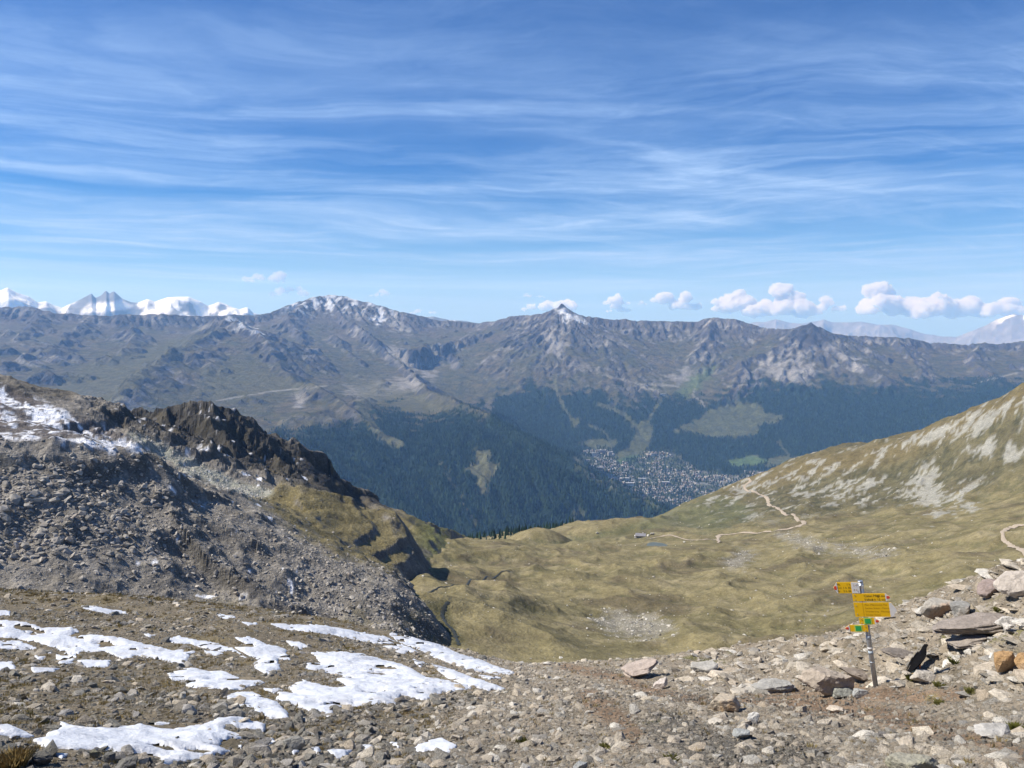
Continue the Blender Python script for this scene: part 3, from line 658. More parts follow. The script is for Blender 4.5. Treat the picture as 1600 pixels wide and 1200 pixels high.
def h3(x, y):
    wx = x + 7 * fbm(x, y, 60, 2, 401); wy = y + 7 * fbm(x, y, 60, 2, 411)
    h = L3T(x, y); r = np.hypot(x, y); az = np.arctan2(x, y); up = sstep(.18, .40, az) * sstep(560, 800, r)
    k = P(842, 829, 690); d = np.hypot(x - k[0], y - k[1])
    k = P(1025, 815, 850); d = np.hypot((x - k[0]) / 2.6, (y - k[1]) / 1.5); h = smax(h, k[2] - .03 * d ** 1.6, 4)
    pk = P(1025, 852, 715); d = np.hypot((x - pk[0]) / 1.25, y - pk[1]); calm = 1 - np.exp(-(np.hypot((x - pk[0]) / 1.2, (y - pk[1] + 22) * .75) / 44) ** 4)
    hum = (ridged(wx, wy * .8, 74, 4, 421, .5) - .45) * 7.5 + fbm(wx, wy, 24, 4, 431) * 1.9 + fbm(x, y, 8, 2, 436) * .35
    slo = (ridged(wx * .5 + wy * .3, wy * .8 - wx * .5, 60, 5, 441, .55) - .45) * 8 + fbm(x, y, 16, 4, 446) * 1.5
    near = sstep(225, 300, r); kn = P(842, 829, 690); dk = np.hypot(x - kn[0], (y - kn[1]) * .7)
    h = h + (hum * (1 - up) + slo * up) * calm * (.35 + .65 * near)
    wp = np.exp(-(d / 17) ** 4); h = h * (1 - wp) + (pk[2] - .4) * wp              # the hollow that holds the pond
    return smax(h, kn[2] - .12 * np.maximum(dk - 5, 0) ** 1.42 + fbm(x, y, 9, 3, 449) * .8, 1.5)

SCREE = [[(830, 420), (1050, 335), (1230, 260), (1400, 190), (1560, 140), (1640, 120), (1640, 180), (1500, 235), (1350, 290), (1250, 330), (1130, 350), (980, 380)], [(1330, 390), (1420, 350), (1470, 370), (1440, 460), (1400, 420)],
         [(1010, 560), (1050, 500), (1130, 460), (1190, 480), (1200, 560), (1230, 620), (1340, 590), (1280, 640), (1130, 680), (1050, 640), (960, 620), (1060, 610)], [(1170, 728), (1240, 690), (1330, 670), (1340, 685), (1250, 710)],
         [(430, 530), (520, 505), (600, 490), (700, 450), (640, 490), (590, 530), (500, 555)], [(620, 660), (650, 630), (740, 615), (830, 625), (740, 645), (670, 660)], [(540, 635), (620, 590), (720, 560), (820, 540), (900, 560), (800, 590), (700, 600), (600, 630)],
         [(420, 610), (470, 590), (540, 600), (520, 630)], [(0, 655), (100, 620), (210, 590), (240, 600), (130, 630), (10, 662)], [(60, 580), (180, 560), (300, 530), (230, 565), (330, 560), (310, 590), (200, 590), (120, 580)],
         [(1500, 370), (1560, 360), (1540, 420), (1515, 410)], [(1560, 310), (1640, 300), (1640, 360), (1590, 350)]]
SCREE = [[(1100 + x / 3.2, 580 + y / 3.2) for x, y in p] for p in SCREE]
RUBBLE = [[(930, 966), (980, 960), (1030, 966), (1055, 985), (1010, 996), (950, 986)], [(1218, 836), (1250, 839), (1275, 849), (1320, 855), (1400, 866), (1365, 868), (1318, 861), (1275, 857), (1235, 846)], [(1135, 875), (1165, 862), (1178, 868), (1160, 884), (1140, 886)],
          [(640, 935), (668, 950), (690, 1000), (640, 990), (600, 960), (590, 930)]]
def build_right():
    X, Y = polar((-12, 40), 560, 150, 1560, 400)
    Z = h3(X, Y); u, v = proj(X, Y, Z); nz = slope_of(X, Y, Z); r = np.hypot(X, Y)
    n1, n2, n3 = fbm(X, Y, 90, 4, 451), fbm(X, Y, 20, 4, 456), fbm(X, Y, 6, 3, 461)
    nr, nc = Z.shape
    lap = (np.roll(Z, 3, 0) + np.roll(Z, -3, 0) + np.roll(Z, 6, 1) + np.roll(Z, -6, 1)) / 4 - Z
    c = np.empty(Z.shape + (3,), np.float32); c[:] = (.196, .165, .076)
    c = mixc(c, (.155, .134, .060), sstep(-.05, .35, n1)); c = mixc(c, (.245, .205, .108), sstep(.05, .4, n2) * .7)
    c = mixc(c, (.100, .080, .048), sstep(.12, .4, fbm(X, Y, 45, 4, 471)) * .65)
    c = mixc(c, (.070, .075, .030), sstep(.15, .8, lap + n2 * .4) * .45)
    up = sstep(.16, .34, np.arctan2(X, Y)) * sstep(740, 860, r)
    c = mixc(c, (.105, .095, .052), up * .7); c = mixc(c, (.066, .066, .036), up * sstep(-.05, .25, n2 * .7 + n3 * .6) * .85)
    c = mixc(c, (.145, .115, .05), sstep(30, 6, np.abs(v - np.interp(u, [1100, 1180, 1250, 1330, 1400, 1500, 1600], [772, 752, 732, 716, 702, 662, 618])) + n2 * 8) * (u > 1090) * up * .9)
    c = mixc(c, (.09, .105, .05), sstep(-10, 8, inpoly(u, v, [(870, 850), (1000, 815), (1060, 790), (1130, 770), (1180, 800), (1120, 832), (1060, 822), (1000, 828), (940, 838)]) + n2 * 10) * .55)
    st = fbm((X * .6 - Y * .8), (X * .8 + Y * .6) * .35, 13, 4, 481)
    s = np.zeros(Z.shape)
    for p in SCREE: s = np.maximum(s, sstep(-3, 3, inpoly(u, v, p) * .8 + (st * 26 + n3 * 16) - 3))
    s = np.maximum(s, up * sstep(.30, .46, st + n2 * .35 + n3 * .35) * .8)
    c = mixc(c, (.29, .285, .245), s * .85)
    rb = np.zeros(Z.shape)
    for p in RUBBLE: rb = np.maximum(rb, sstep(-10, 6, inpoly(u, v, p) + n3 * 14 + n2 * 8))
    c = mixc(c, (.24, .225, .185), rb * .7)
    wet = sstep(-6, 6, inpoly(u, v, [(662, 940), (700, 938), (712, 985), (728, 1000), (715, 1012), (690, 1000), (672, 965)]) + n2 * 6)
    c = mixc(c, (.095, .088, .038), wet * .85)
    c = c * 1.0; c = c * .86 + c.mean(-1, keepdims=True) * .16
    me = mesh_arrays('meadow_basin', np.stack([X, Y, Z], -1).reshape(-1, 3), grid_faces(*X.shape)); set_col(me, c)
    mat = material('alpine_meadow', attr='cover', var=.26, scales=(.07, .3, 1.1), bump=((.16, 1.6, 'N'), (.8, .5, 'N')), rough=.97, spec=.08)
    return obj('meadow_basin', me, mat, kind='structure'), (X, Y, Z, u, v, nz, s, rb, up)
MEADOW, MD = build_right()
print('right', round(time.time() - T0, 1))

def bilin(D, x, y, azr, r0, r1):
    X, Y, Z = D[:3]; nr, nc = Z.shape
    a = (np.degrees(np.arctan2(x, y)) - azr[0]) / (azr[1] - azr[0]) * (nc - 1); b = np.log(np.hypot(x, y) / r0) / math.log(r1 / r0) * (nr - 1)
    j = np.clip(np.asarray(a).astype(int), 0, nc - 2); i = np.clip(np.asarray(b).astype(int), 0, nr - 2); fa, fb = a - j, b - i
    return (Z[i, j] * (1 - fa) + Z[i, j + 1] * fa) * (1 - fb) + (Z[i + 1, j] * (1 - fa) + Z[i + 1, j + 1] * fa) * fb
def z2(x, y): return bilin(HD, x, y, (-40, 3.5), 105, 1050)
def z3(x, y): return bilin(MD, x, y, (-12, 40), 150, 1560)

def hit(zf, u, v, d0, d1, n=900):
    """first point of a height field along the line of sight through pixel (u, v)"""
    d = PV(u, v); t = np.linspace(d0, d1, n); x, y, z = d[0] * t, d[1] * t, d[2] * t; g = zf(x, y)
    k = np.nonzero(z < g)[0]; k = k[0] if len(k) else n - 1
    return Vector((x[k], y[k], float(zf(x[k:k + 1], y[k:k + 1])[0])))

def strip(name, zf, pts, width, lift, mat, d0, d1, sub=9, jitter=.3, **props):
    q = [hit(zf, u, v, d0, d1) for u, v in pts]; q = np.array([(p.x, p.y) for p in q]); out = []
    for i in range(len(q) - 1):                       # Catmull-Rom through the bends
        p0, p1, p2, p3 = q[max(i - 1, 0)], q[i], q[i + 1], q[min(i + 2, len(q) - 1)]
        for t in np.linspace(0, 1, sub, endpoint=False):
            out.append(.5 * ((2 * p1) + (p2 - p0) * t + (2 * p0 - 5 * p1 + 4 * p2 - p3) * t * t + (3 * p1 - p0 - 3 * p2 + p3) * t ** 3))
    c = np.array(out + [q[-1]]); tg = np.gradient(c, axis=0); tg /= np.linalg.norm(tg, axis=1)[:, None] + 1e-9; nn = np.stack([-tg[:, 1], tg[:, 0]], 1)
    w = width * (1 + jitter * np.random.RandomState(2).randn(len(c)))[:, None]; A = []
    for s in (-.5, -.17, .17, .5):
        e = c + nn * w * s; zz = zf(e[:, 0], e[:, 1]); A.append(np.stack([e[:, 0], e[:, 1], zz + lift], 1))
    A = np.stack(A, 1); zc = A[:, :, 2].mean(1, keepdims=True); A[:, :, 2] = A[:, :, 2] * .75 + zc * .25 + np.array([-.25, .12, .12, -.25])[None] * lift
    me = mesh_arrays(name, A.reshape(-1, 3), grid_faces(len(c), 4))
    return obj(name, me, mat, **props)
M_TRACK = material('pale_gravel', (.36, .305, .24), var=.18, scales=(.4, 2.0), rough=.95, spec=.1)
T1 = [(1126, 848), (1122, 841), (1131, 836), (1178, 834), (1225, 828), (1250, 822), (1256, 818), (1244, 810), (1222, 800), (1203, 791), (1199, 780), (1190, 774), (1175, 767), (1163, 761), (1172, 753), (1169, 748)]
strip('gravel_track', z3, T1, 3.6, .55, M_TRACK, 600, 1300, kind='structure')
strip('gravel_track', z3, [(1625, 876), (1600, 864), (1578, 852), (1567, 839), (1569, 830), (1584, 824), (1604, 821), (1630, 818)], 2.6, .4, M_TRACK, 380, 900, kind='structure')
strip('footpath', z3, [(1010, 842), (1030, 839), (1060, 840), (1090, 844), (1122, 843)], 2.0, .4, M_TRACK, 600, 1000, kind='structure')
M_WATER = material('still_water', (.10, .115, .095), rough=.45, var=.1, scales=(.5,), spec=.5)
M_STREAM = material('dark_stream', (.03, .032, .024), rough=.5, var=.2, scales=(.5,), spec=.3)
strip('stream', z3, [(717, 1009), (713, 998), (708, 986), (697, 974), (691, 962), (694, 950), (701, 941)], 1.3, .2, M_STREAM, 180, 420, kind='structure', jitter=.3)
strip('stream', z3, [(658, 935), (668, 927), (683, 920), (708, 914), (733, 909), (757, 905), (777, 900), (797, 893)], .9, .25, M_STREAM, 300, 560, kind='structure', jitter=.25)
def pond():
    c = Vector(P(1025, 852, 715)); n = 40; a = np.linspace(0, 2 * np.pi, n, endpoint=False); rr = 1 + .16 * np.sin(2 * a + 1) + .1 * np.sin(3 * a + 2)
    X, Y = c.x + 8.5 * rr * np.cos(a), c.y + 11 * rr * np.sin(a); lev = P(1025, 852, 715)[2] + .1
    V = np.concatenate([np.stack([X, Y, np.full(n, lev)], 1), [[c.x, c.y, lev]]]); F = [(i, (i + 1) % n, n) for i in range(n)]
    obj('pond', mesh_arrays('pond', V, F), M_WATER, kind='structure')
pond()

# ------------------------------------------------------------------ stone shapes shared by everything loose
def hull_rock(name, seed, flat, n=16):
    r = random.Random(seed); bm = bmesh.new()
    for i in range(n):
        d = Vector((r.gauss(0, 1), r.gauss(0, 1), r.gauss(0, 1))).normalized(); bm.verts.new((d.x * r.uniform(.75, 1.0), d.y * r.uniform(.5, .8), d.z * flat * r.uniform(.8, 1)))
    g = bmesh.ops.convex_hull(bm, input=bm.verts); bmesh.ops.delete(bm, geom=[v for v in bm.verts if not v.link_faces], context='VERTS')
    me = bpy.data.meshes.new(name); bm.to_mesh(me); bm.free(); return me
def stone_mat(name, cols, scale=2.5, tint=None, var=.28):
    return material(name, rnd=cols, var=var, scales=(scale, scale * 4), bump=((scale * 2.5, .035, 'N'),), rough=.92, spec=.2, tint=tint)
M_TALUS = stone_mat('tan_schist', [(.22, .205, .175), (.46, .40, .31), (.30, .27, .22), (.56, .50, .405), (.36, .30, .225), (.62, .585, .51), (.27, .255, .225), (.47, .40, .305)], 3.0)
M_GREY = stone_mat('grey_schist', [(.13, .127, .115), (.24, .228, .195), (.165, .158, .138), (.31, .29, .245), (.20, .175, .14), (.36, .345, .32)], 3.0)
M_BLOCK = stone_mat('block_rock', [(.17, .16, .14), (.33, .31, .275), (.24, .22, .19), (.40, .375, .33), (.28, .245, .205)], .5)
M_PALE = stone_mat('pale_limestone', [(.42, .40, .35), (.55, .53, .47), (.34, .32, .27), (.48, .45, .40)], .5)
def rock_set(prefix, mat, flats, seed, n=16):
    out = []
    for i, f in enumerate(flats):
        me = hull_rock(prefix, seed + i, f, n); me.materials.append(mat); out.append(me)
    return out
RK_BLOCK = rock_set('block_shape', M_BLOCK, (.45, .6, .7, .5, .62, .4), 10)
RK_PALE = rock_set('pale_shape', M_PALE, (.5, .65, .45), 30)
RK_TALUS = rock_set('talus_shape', M_TALUS, (.28, .4, .5, .33, .6, .45, .22, .5), 50)
RK_SLAB = rock_set('slab_shape', M_TALUS, (.14, .2, .17, .12, .24), 90, 14)
RK_GREY = rock_set('grey_shape', M_GREY, (.35, .5, .6, .4, .55, .3), 70)

def scatter(name, meshes, pos, rot, scl, idx, label, category, parent=None):
    """one object whose vertices carry small stones (geometry nodes): what nobody could count"""
    c = bpy.data.collections.new(name + '_shapes')
    for k, me in enumerate(meshes):
        c.objects.link(bpy.data.objects.new('%s_shape_%02d' % (name, k), me))
    me = bpy.data.meshes.new(name); n = len(pos); me.vertices.add(n); me.vertices.foreach_set('co', np.asarray(pos, np.float32).ravel())
    for nm, tp, dat, key in (('rot', 'FLOAT_VECTOR', rot, 'vector'), ('scl', 'FLOAT_VECTOR', scl, 'vector'), ('pick', 'INT', idx, 'value')):
        a = me.attributes.new(nm, tp, 'POINT'); a.data.foreach_set(key, np.asarray(dat, np.int32 if tp == 'INT' else np.float32).ravel())
    o = obj(name, me, None, parent, kind='stuff')
    if parent is None: o['label'] = label; o['category'] = category
    g = bpy.data.node_groups.new(name, 'GeometryNodeTree'); g.interface.new_socket('Geometry', in_out='INPUT', socket_type='NodeSocketGeometry'); g.interface.new_socket('Geometry', in_out='OUTPUT', socket_type='NodeSocketGeometry')
    n_, l = g.nodes, g.links; gi, go = n_.new('NodeGroupInput'), n_.new('NodeGroupOutput'); ip = n_.new('GeometryNodeInstanceOnPoints'); ci = n_.new('GeometryNodeCollectionInfo')
    ci.inputs['Collection'].default_value = c; ci.inputs['Separate Children'].default_value = True; ci.inputs['Reset Children'].default_value = True
    def at(nm, tp):
        q = n_.new('GeometryNodeInputNamedAttribute'); q.data_type = tp; q.inputs['Name'].default_value = nm; return q.outputs['Attribute']
    e = n_.new('FunctionNodeEulerToRotation'); l.new(at('rot', 'FLOAT_VECTOR'), e.inputs[0])
    ip.inputs['Pick Instance'].default_value = True; l.new(gi.outputs[0], ip.inputs['Points']); l.new(ci.outputs[0], ip.inputs['Instance']); l.new(at('pick', 'INT'), ip.inputs['Instance Index'])
    l.new(e.outputs[0], ip.inputs['Rotation']); l.new(at('scl', 'FLOAT_VECTOR'), ip.inputs['Scale']); l.new(ip.outputs[0], go.inputs[0])
    md = o.modifiers.new('scatter', 'NODES'); md.node_group = g
    return o

def stones(parent, single, rest, meshes, pos, size, seed, n_single, tilt=.3, label='', category='', sink=.33):
    """the n_single stones that show largest become objects of their own, the rest one part"""
    r = np.random.default_rng(seed); n = len(pos); pos = np.asarray(pos, float); size = np.asarray(size, float)
    rot = np.stack([r.normal(0, tilt, n), r.normal(0, tilt, n), r.uniform(0, 6.28, n)], 1)
    scl = size[:, None] * np.stack([r.uniform(.8, 1.25, n), r.uniform(.8, 1.2, n), r.uniform(.7, 1.2, n)], 1); idx = r.integers(0, len(meshes), n)
    pos = pos + np.stack([np.zeros(n), np.zeros(n), size * (.30 - sink)], 1)
    u, v = proj(pos[:, 0], pos[:, 1], pos[:, 2]); app = size / np.linalg.norm(pos, axis=1) * ((u > 0) & (u < 1600) & (v > 0) & (v < 1200))
    o = np.argsort(-app)
    for k in o[:n_single]:
        q = bpy.data.objects.new(single, meshes[idx[k]]); col.objects.link(q); q.parent = parent
        q.location = pos[k]; q.rotation_euler = rot[k]; q.scale = scl[k]
    k = o[n_single:]
    if len(k): scatter(rest, meshes, pos[k], rot[k], scl[k], idx[k], label, category, parent)

def grid_sample(D, n, seed, wfun):
    """random points of a polar grid, weighted by wfun and by the area each seems to cover from the path"""
    r = np.random.default_rng(seed); X, Y, Z = D[:3]; nr, nc = Z.shape
    w = wfun(*D[3:]).ravel() * np.ones(nr * nc); w = np.clip(w, 0, None); w /= w.sum(); k = r.choice(nr * nc, n, p=w)
    i, j = k // nc, k % nc; i2, j2 = np.clip(i + 1, 0, nr - 1), np.clip(j + 1, 0, nc - 1); a, b = r.random(n), r.random(n)
    x = X[i, j] + (X[i2, j] - X[i, j]) * a + (X[i, j2] - X[i, j]) * b; y = Y[i, j] + (Y[i2, j] - Y[i, j]) * a + (Y[i, j2] - Y[i, j]) * b
    return x, y
def hill_blocks():
    r = np.random.default_rng(8)
    def w(u, v, nz, sn, grass, crag, scr):
        a = sstep(-20, 10, inpoly(u, v, [(-200, 690), (120, 690), (230, 700), (320, 770), (420, 830), (520, 870), (600, 890), (650, 930), (690, 1000), (600, 985), (400, 960), (0, 960), (-200, 960)]))
        return a * (1 - grass * .8) * (1 - sn * .6) * (u > -100) * (.35 + .9 * sstep(330, 60, u) * sstep(690, 760, v) * sstep(890, 860, v) + .8 * sstep(380, 480, u)) + .06 * (v > 640) * (u > -50) * (u < 800)
    x, y = grid_sample(HD, 26000, 9, w); z = z2(x, y); u, v = proj(x, y, z)
    big = .72 + .65 * sstep(420, 120, u) * sstep(690, 760, v) * sstep(900, 850, v)
    s = np.minimum(.40 * big * (r.pareto(2.4, len(x)) + .6), 1.25 * big + .2)
    stones(HILL, 'boulder', 'boulder_field', RK_BLOCK, np.stack([x, y, z], 1), s, 12, 300, tilt=.45)
    x, y = grid_sample(HD, 5000, 19, lambda u, v, nz, sn, grass, crag, scr: scr * (u > 150)); z = z2(x, y)
    scatter('scree', RK_PALE, np.stack([x, y, z], 1), r.uniform(0, 6.28, (5000, 3)), np.minimum(.30 * (r.pareto(3, 5000) + .6), 1.1)[:, None] * np.ones((1, 3)), r.integers(0, 3, 5000), '', '', HILL)
hill_blocks()
def meadow_stones():
    r = np.random.default_rng(28)
    def w(u, v, nz, s, rb, up):
        return (.02 + rb * 1.2 + .14 * s * (v < 800) + .07 * sstep(.05, .4, fbm(MD[0], MD[1], 40, 3, 488))) * (u > 560) * (u < 1640) * (v > 600)
    x, y = grid_sample(MD, 9000, 29, w); z = z3(x, y); d = np.hypot(x, y)
    s = np.minimum(.22 * (r.pareto(2.3, len(x)) + .6), 1.3) * (.7 + .5 * d / 700)
    stones(MEADOW, 'boulder', 'boulder_field', RK_PALE + RK_BLOCK[:2], np.stack([x, y, z], 1), s, 30, 220, tilt=.4)
meadow_stones()

# ------------------------------------------------------------------ conifers near the lip of the basin
def lip_trees():
    r = np.random.default_rng(41); n = 9000
    t = r.uniform(0, 1, n); az = np.radians(np.interp(t, [0, 1], [-9, 13])); d = r.uniform(820, 1500, n); x, y = np.sin(az) * d, np.cos(az) * d
    za, zb = z2(x, y) if False else np.where(np.degrees(az) < 3.4, z2(x, np.minimum(y, 1040)), -9e3), z3(x, y); z = np.maximum(za, zb); u, v = proj(x, y, z + 8)
    lim = np.interp(u, [L[0] for L in L3_SKY], [L[2] for L in L3_SKY])
    ok = ((u < 800) & (d < 1040) & (d > 700 + 60 * r.random(n)) & (u > 640) & (r.random(n) < sstep(640, 760, u))) | ((u >= 800) & (u < 1085) & (d > lim + 70) & (d < lim + 230) & (r.random(n) < .6))
    x, y, z = x[ok][:700], y[ok][:700], z[ok][:700]; ht = r.uniform(4, 11, len(x))
    cone_trees('conifer_belt', x, y, z - .5, ht, ht * .2, M_CON, 'belt of small dark conifers along the lip of the basin', 42, sides=6, tiers=2)
lip_trees()
print('mid done', round(time.time() - T0, 1))
# ================================================================== the slope underfoot
BROW = [(-300, 935, 42), (-100, 942, 41), (0, 947, 40), (200, 953, 38), (400, 964, 35), (600, 988, 29), (720, 1018, 25), (800, 1038, 22.5), (900, 1034, 21.5), (1000, 1027, 21), (1100, 1023, 20.5), (1200, 1009, 20), (1300, 993, 19), (1380, 975, 18.2), (1440, 952, 17.5), (1500, 918, 17), (1600, 888, 16), (1720, 850, 15), (1900, 800, 14)]
def mk_l1():
    pts = [P(*p) for p in [(-300, 1200, 7.4), (0, 1200, 7.1), (400, 1200, 6.9), (800, 1200, 6.7), (1200, 1200, 6.4), (1600, 1200, 6.0), (1900, 1200, 5.6),
                           (0, 1100, 12), (400, 1100, 11.3), (800, 1100, 10.8), (1000, 1100, 10.6), (1200, 1100, 10.7), (1368, 1073, 13.3), (1600, 1100, 9.2), (1480, 1100, 10.2), (-300, 1080, 14), (1900, 1050, 9),
                           (0, 1020, 21), (200, 1030, 19.5), (400, 1035, 18.5), (600, 1050, 16.5), (800, 1060, 15.5), (1000, 1050, 16), (1200, 1045, 15.2), (1300, 1050, 14.4), (1440, 1045, 12.9), (1500, 1000, 14.0), (1600, 960, 13.4), (1600, 1030, 11.2), (1530, 1045, 11.8)] + BROW]
    for p in (P(*b) for b in BROW):
        h = math.hypot(p[0], p[1])
        for e, dz in ((10, 6.2), (32, 21), (90, 58)): pts.append((p[0] * (h + e) / h, p[1] * (h + e) / h, p[2] - dz))
    pts += [(0, 0, -1.62), (-5, 0, -1.75), (5, 0, -1.45), (0, -6, .6), (-9, -6, .5), (9, -6, 1.0), (-14, 2, -2.4), (14, 3, -1.6)]
    return TPS(pts, 10.0, 2e-3)
L1T = mk_l1()
def h1(x, y):
    h = L1T(x, y); r = np.hypot(x, y); rt = sstep(2.5, 6.5, x) * sstep(8, 12, r)
    n = fbm(x, y, 3.2, 4, 501) * .17 + fbm(x, y, .8, 3, 511) * .045 + fbm(x, y, .22, 2, 516) * .013
    led = (ridged(x * .8 + y * .25, y * 1.5 - x * .3, 2.2, 4, 521, .55) - .4) * .38 * rt
    return h + n * (.5 + .5 * sstep(5, 9, r)) + led
AZ1, R0, R1 = (-56, 62), 2.2, 120.0
G1X, G1Y = polar(AZ1, 860, R0, R1, 400); G1Z = h1(G1X, G1Y)
def z1(x, y): return bilin((G1X, G1Y, G1Z), x, y, AZ1, R0, R1)

c3 = lambda L: [(x / 2, 900 + y / 2) for x, y in L]
SNOW = [
    ('long upper snow patch reaching the frame edge beside brown turf', [(-40, 135), (0, 140), (50, 145), (100, 150), (130, 165), (230, 160), (250, 185), (330, 190), (380, 195), (450, 215), (540, 235), (610, 240), (570, 270), (520, 265), (420, 245), (380, 255), (330, 235), (250, 232), (230, 270), (185, 275), (175, 240), (150, 240), (190, 225), (100, 205), (60, 195), (-40, 185)]),
    ('narrow snow tongue between the long upper patch and the ragged middle snow', [(520, 195), (560, 190), (620, 205), (680, 215), (730, 230), (760, 250), (720, 240), (650, 225), (600, 212), (540, 207)]),
    ('ragged snow patch just above the low oval one', [(740, 195), (790, 195), (830, 215), (890, 230), (905, 260), (870, 258), (870, 290), (830, 305), (795, 285), (820, 262), (780, 248), (740, 225), (790, 222)]),
    ('low oval snow patch with one stony notch, left of the widest snow', [(525, 310), (600, 290), (650, 300), (700, 300), (740, 320), (780, 315), (825, 335), (780, 342), (740, 356), (690, 352), (640, 347), (590, 345), (585, 330), (540, 325)]),
    ('widest snow patch, lobed, in the middle of the slope', [(975, 240), (1060, 240), (1130, 245), (1200, 265), (1260, 280), (1300, 300), (1330, 320), (1400, 330), (1470, 350), (1420, 360), (1370, 370), (1330, 388), (1260, 375), (1230, 400), (1150, 402), (1080, 410), (1020, 435), (960, 420), (900, 405), (870, 390), (880, 370), (930, 370), (900, 350), (950, 330), (1010, 345), (1060, 355), (1090, 345), (1050, 320), (1080, 310), (1020, 300), (960, 290), (960, 275), (1010, 275), (990, 255)]),
    ('snow tongue sloping from the oval patch down to the bottom snow', [(700, 375), (790, 365), (830, 385), (870, 400), (900, 430), (905, 455), (860, 450), (800, 428), (790, 410), (740, 402)]),
    ('large smooth snow patch nearest the bottom edge', [(105, 515), (150, 500), (200, 465), (250, 475), (340, 480), (440, 470), (500, 460), (560, 460), (620, 465), (680, 450), (740, 442), (790, 455), (835, 470), (830, 490), (770, 480), (720, 470), (690, 480), (750, 500), (765, 520), (750, 545), (690, 560), (640, 575), (560, 590), (510, 592), (500, 575), (440, 565), (380, 550), (330, 545), (300, 540), (220, 545), (190, 572), (150, 545)]),
    ('snow scrap at the frame edge above the tan grass tussock', [(-40, 475), (0, 475), (40, 475), (100, 500), (60, 502), (-40, 512)]),
    ('long thin snow ribbon along the brow above the stream', [(850, 150), (930, 155), (1000, 158), (1060, 165), (1130, 180), (1200, 190), (1240, 210), (1280, 225), (1310, 243), (1250, 238), (1180, 210), (1100, 195), (1050, 184), (960, 172), (890, 164)]),
    ('second snow ribbon curving down the brow toward the path', [(1215, 180), (1290, 188), (1340, 203), (1400, 228), (1440, 248), (1500, 265), (1560, 288), (1600, 300), (1600, 308), (1540, 303), (1470, 293), (1420, 274), (1360, 254), (1300, 224), (1240, 202)]),
    ('thin snow streak under the second ribbon', [(1350, 277), (1420, 298), (1480, 322), (1540, 338), (1580, 356), (1520, 354), (1450, 338), (1400, 316)]),
    ('small lone snow patch among grey stones at the bottom', [(1290, 542), (1340, 520), (1380, 511), (1420, 530), (1400, 547), (1350, 547), (1300, 549)])]
SCRAPS = [[(-20, 208), (60, 205), (110, 225), (60, 232), (-20, 224)], [(250, 268), (345, 266), (340, 282), (255, 282)], [(-20, 273), (40, 271), (45, 287), (-20, 294)], [(1030, 552), (1100, 548), (1085, 568), (1045, 566)], [(1122, 528), (1162, 533), (1142, 548)], [(895, 203), (930, 206), (965, 222), (930, 228)],
          [(260, 99), (310, 100), (400, 116), (330, 115)], [(-20, 108), (30, 110), (32, 121), (-20, 122)], [(450, 182), (482, 186), (470, 196)], [(640, 236), (690, 240), (660, 246)], [(110, 252), (140, 252), (130, 264)], [(965, 540), (1005, 545), (990, 555)], [(800, 510), (860, 515), (840, 528)], [(100, 288), (180, 290), (170, 298), (105, 298)], [(1215, 520), (1250, 525), (1240, 535)],
          [(680, 123), (730, 127), (700, 133)], [(755, 142), (800, 147), (770, 150)], [(905, 545), (930, 548), (915, 556)], [(830, 355), (880, 357), (860, 366)], [(1290, 262), (1330, 275), (1310, 282)], [(1500, 312), (1560, 318), (1530, 324)]]
G1U, G1V = proj(G1X, G1Y, G1Z)
G1N = fbm(G1X, G1Y, 1.1, 4, 531); G1N2 = fbm(G1X, G1Y, .35, 3, 536)
GR = np.hypot(G1X, G1Y)
def snow_sd(polys):
    s = np.full(G1Z.shape, -1e3); m = (G1U > -140) & (G1U < 900) & (G1V > 900) & (G1V < 1260)
    q = np.full(m.sum(), -1e3); uu, vv = G1U[m] + G1N[m] * 6 + G1N2[m] * 3, G1V[m] + G1N2[m] * 2.2 + G1N[m] * 2.0
    for p in polys: q = np.maximum(q, inpoly(uu, vv * 1.0, c3(p)) + 1.6)
    s[m] = q; return s
SN_ALL = snow_sd([p for _, p in SNOW] + SCRAPS)

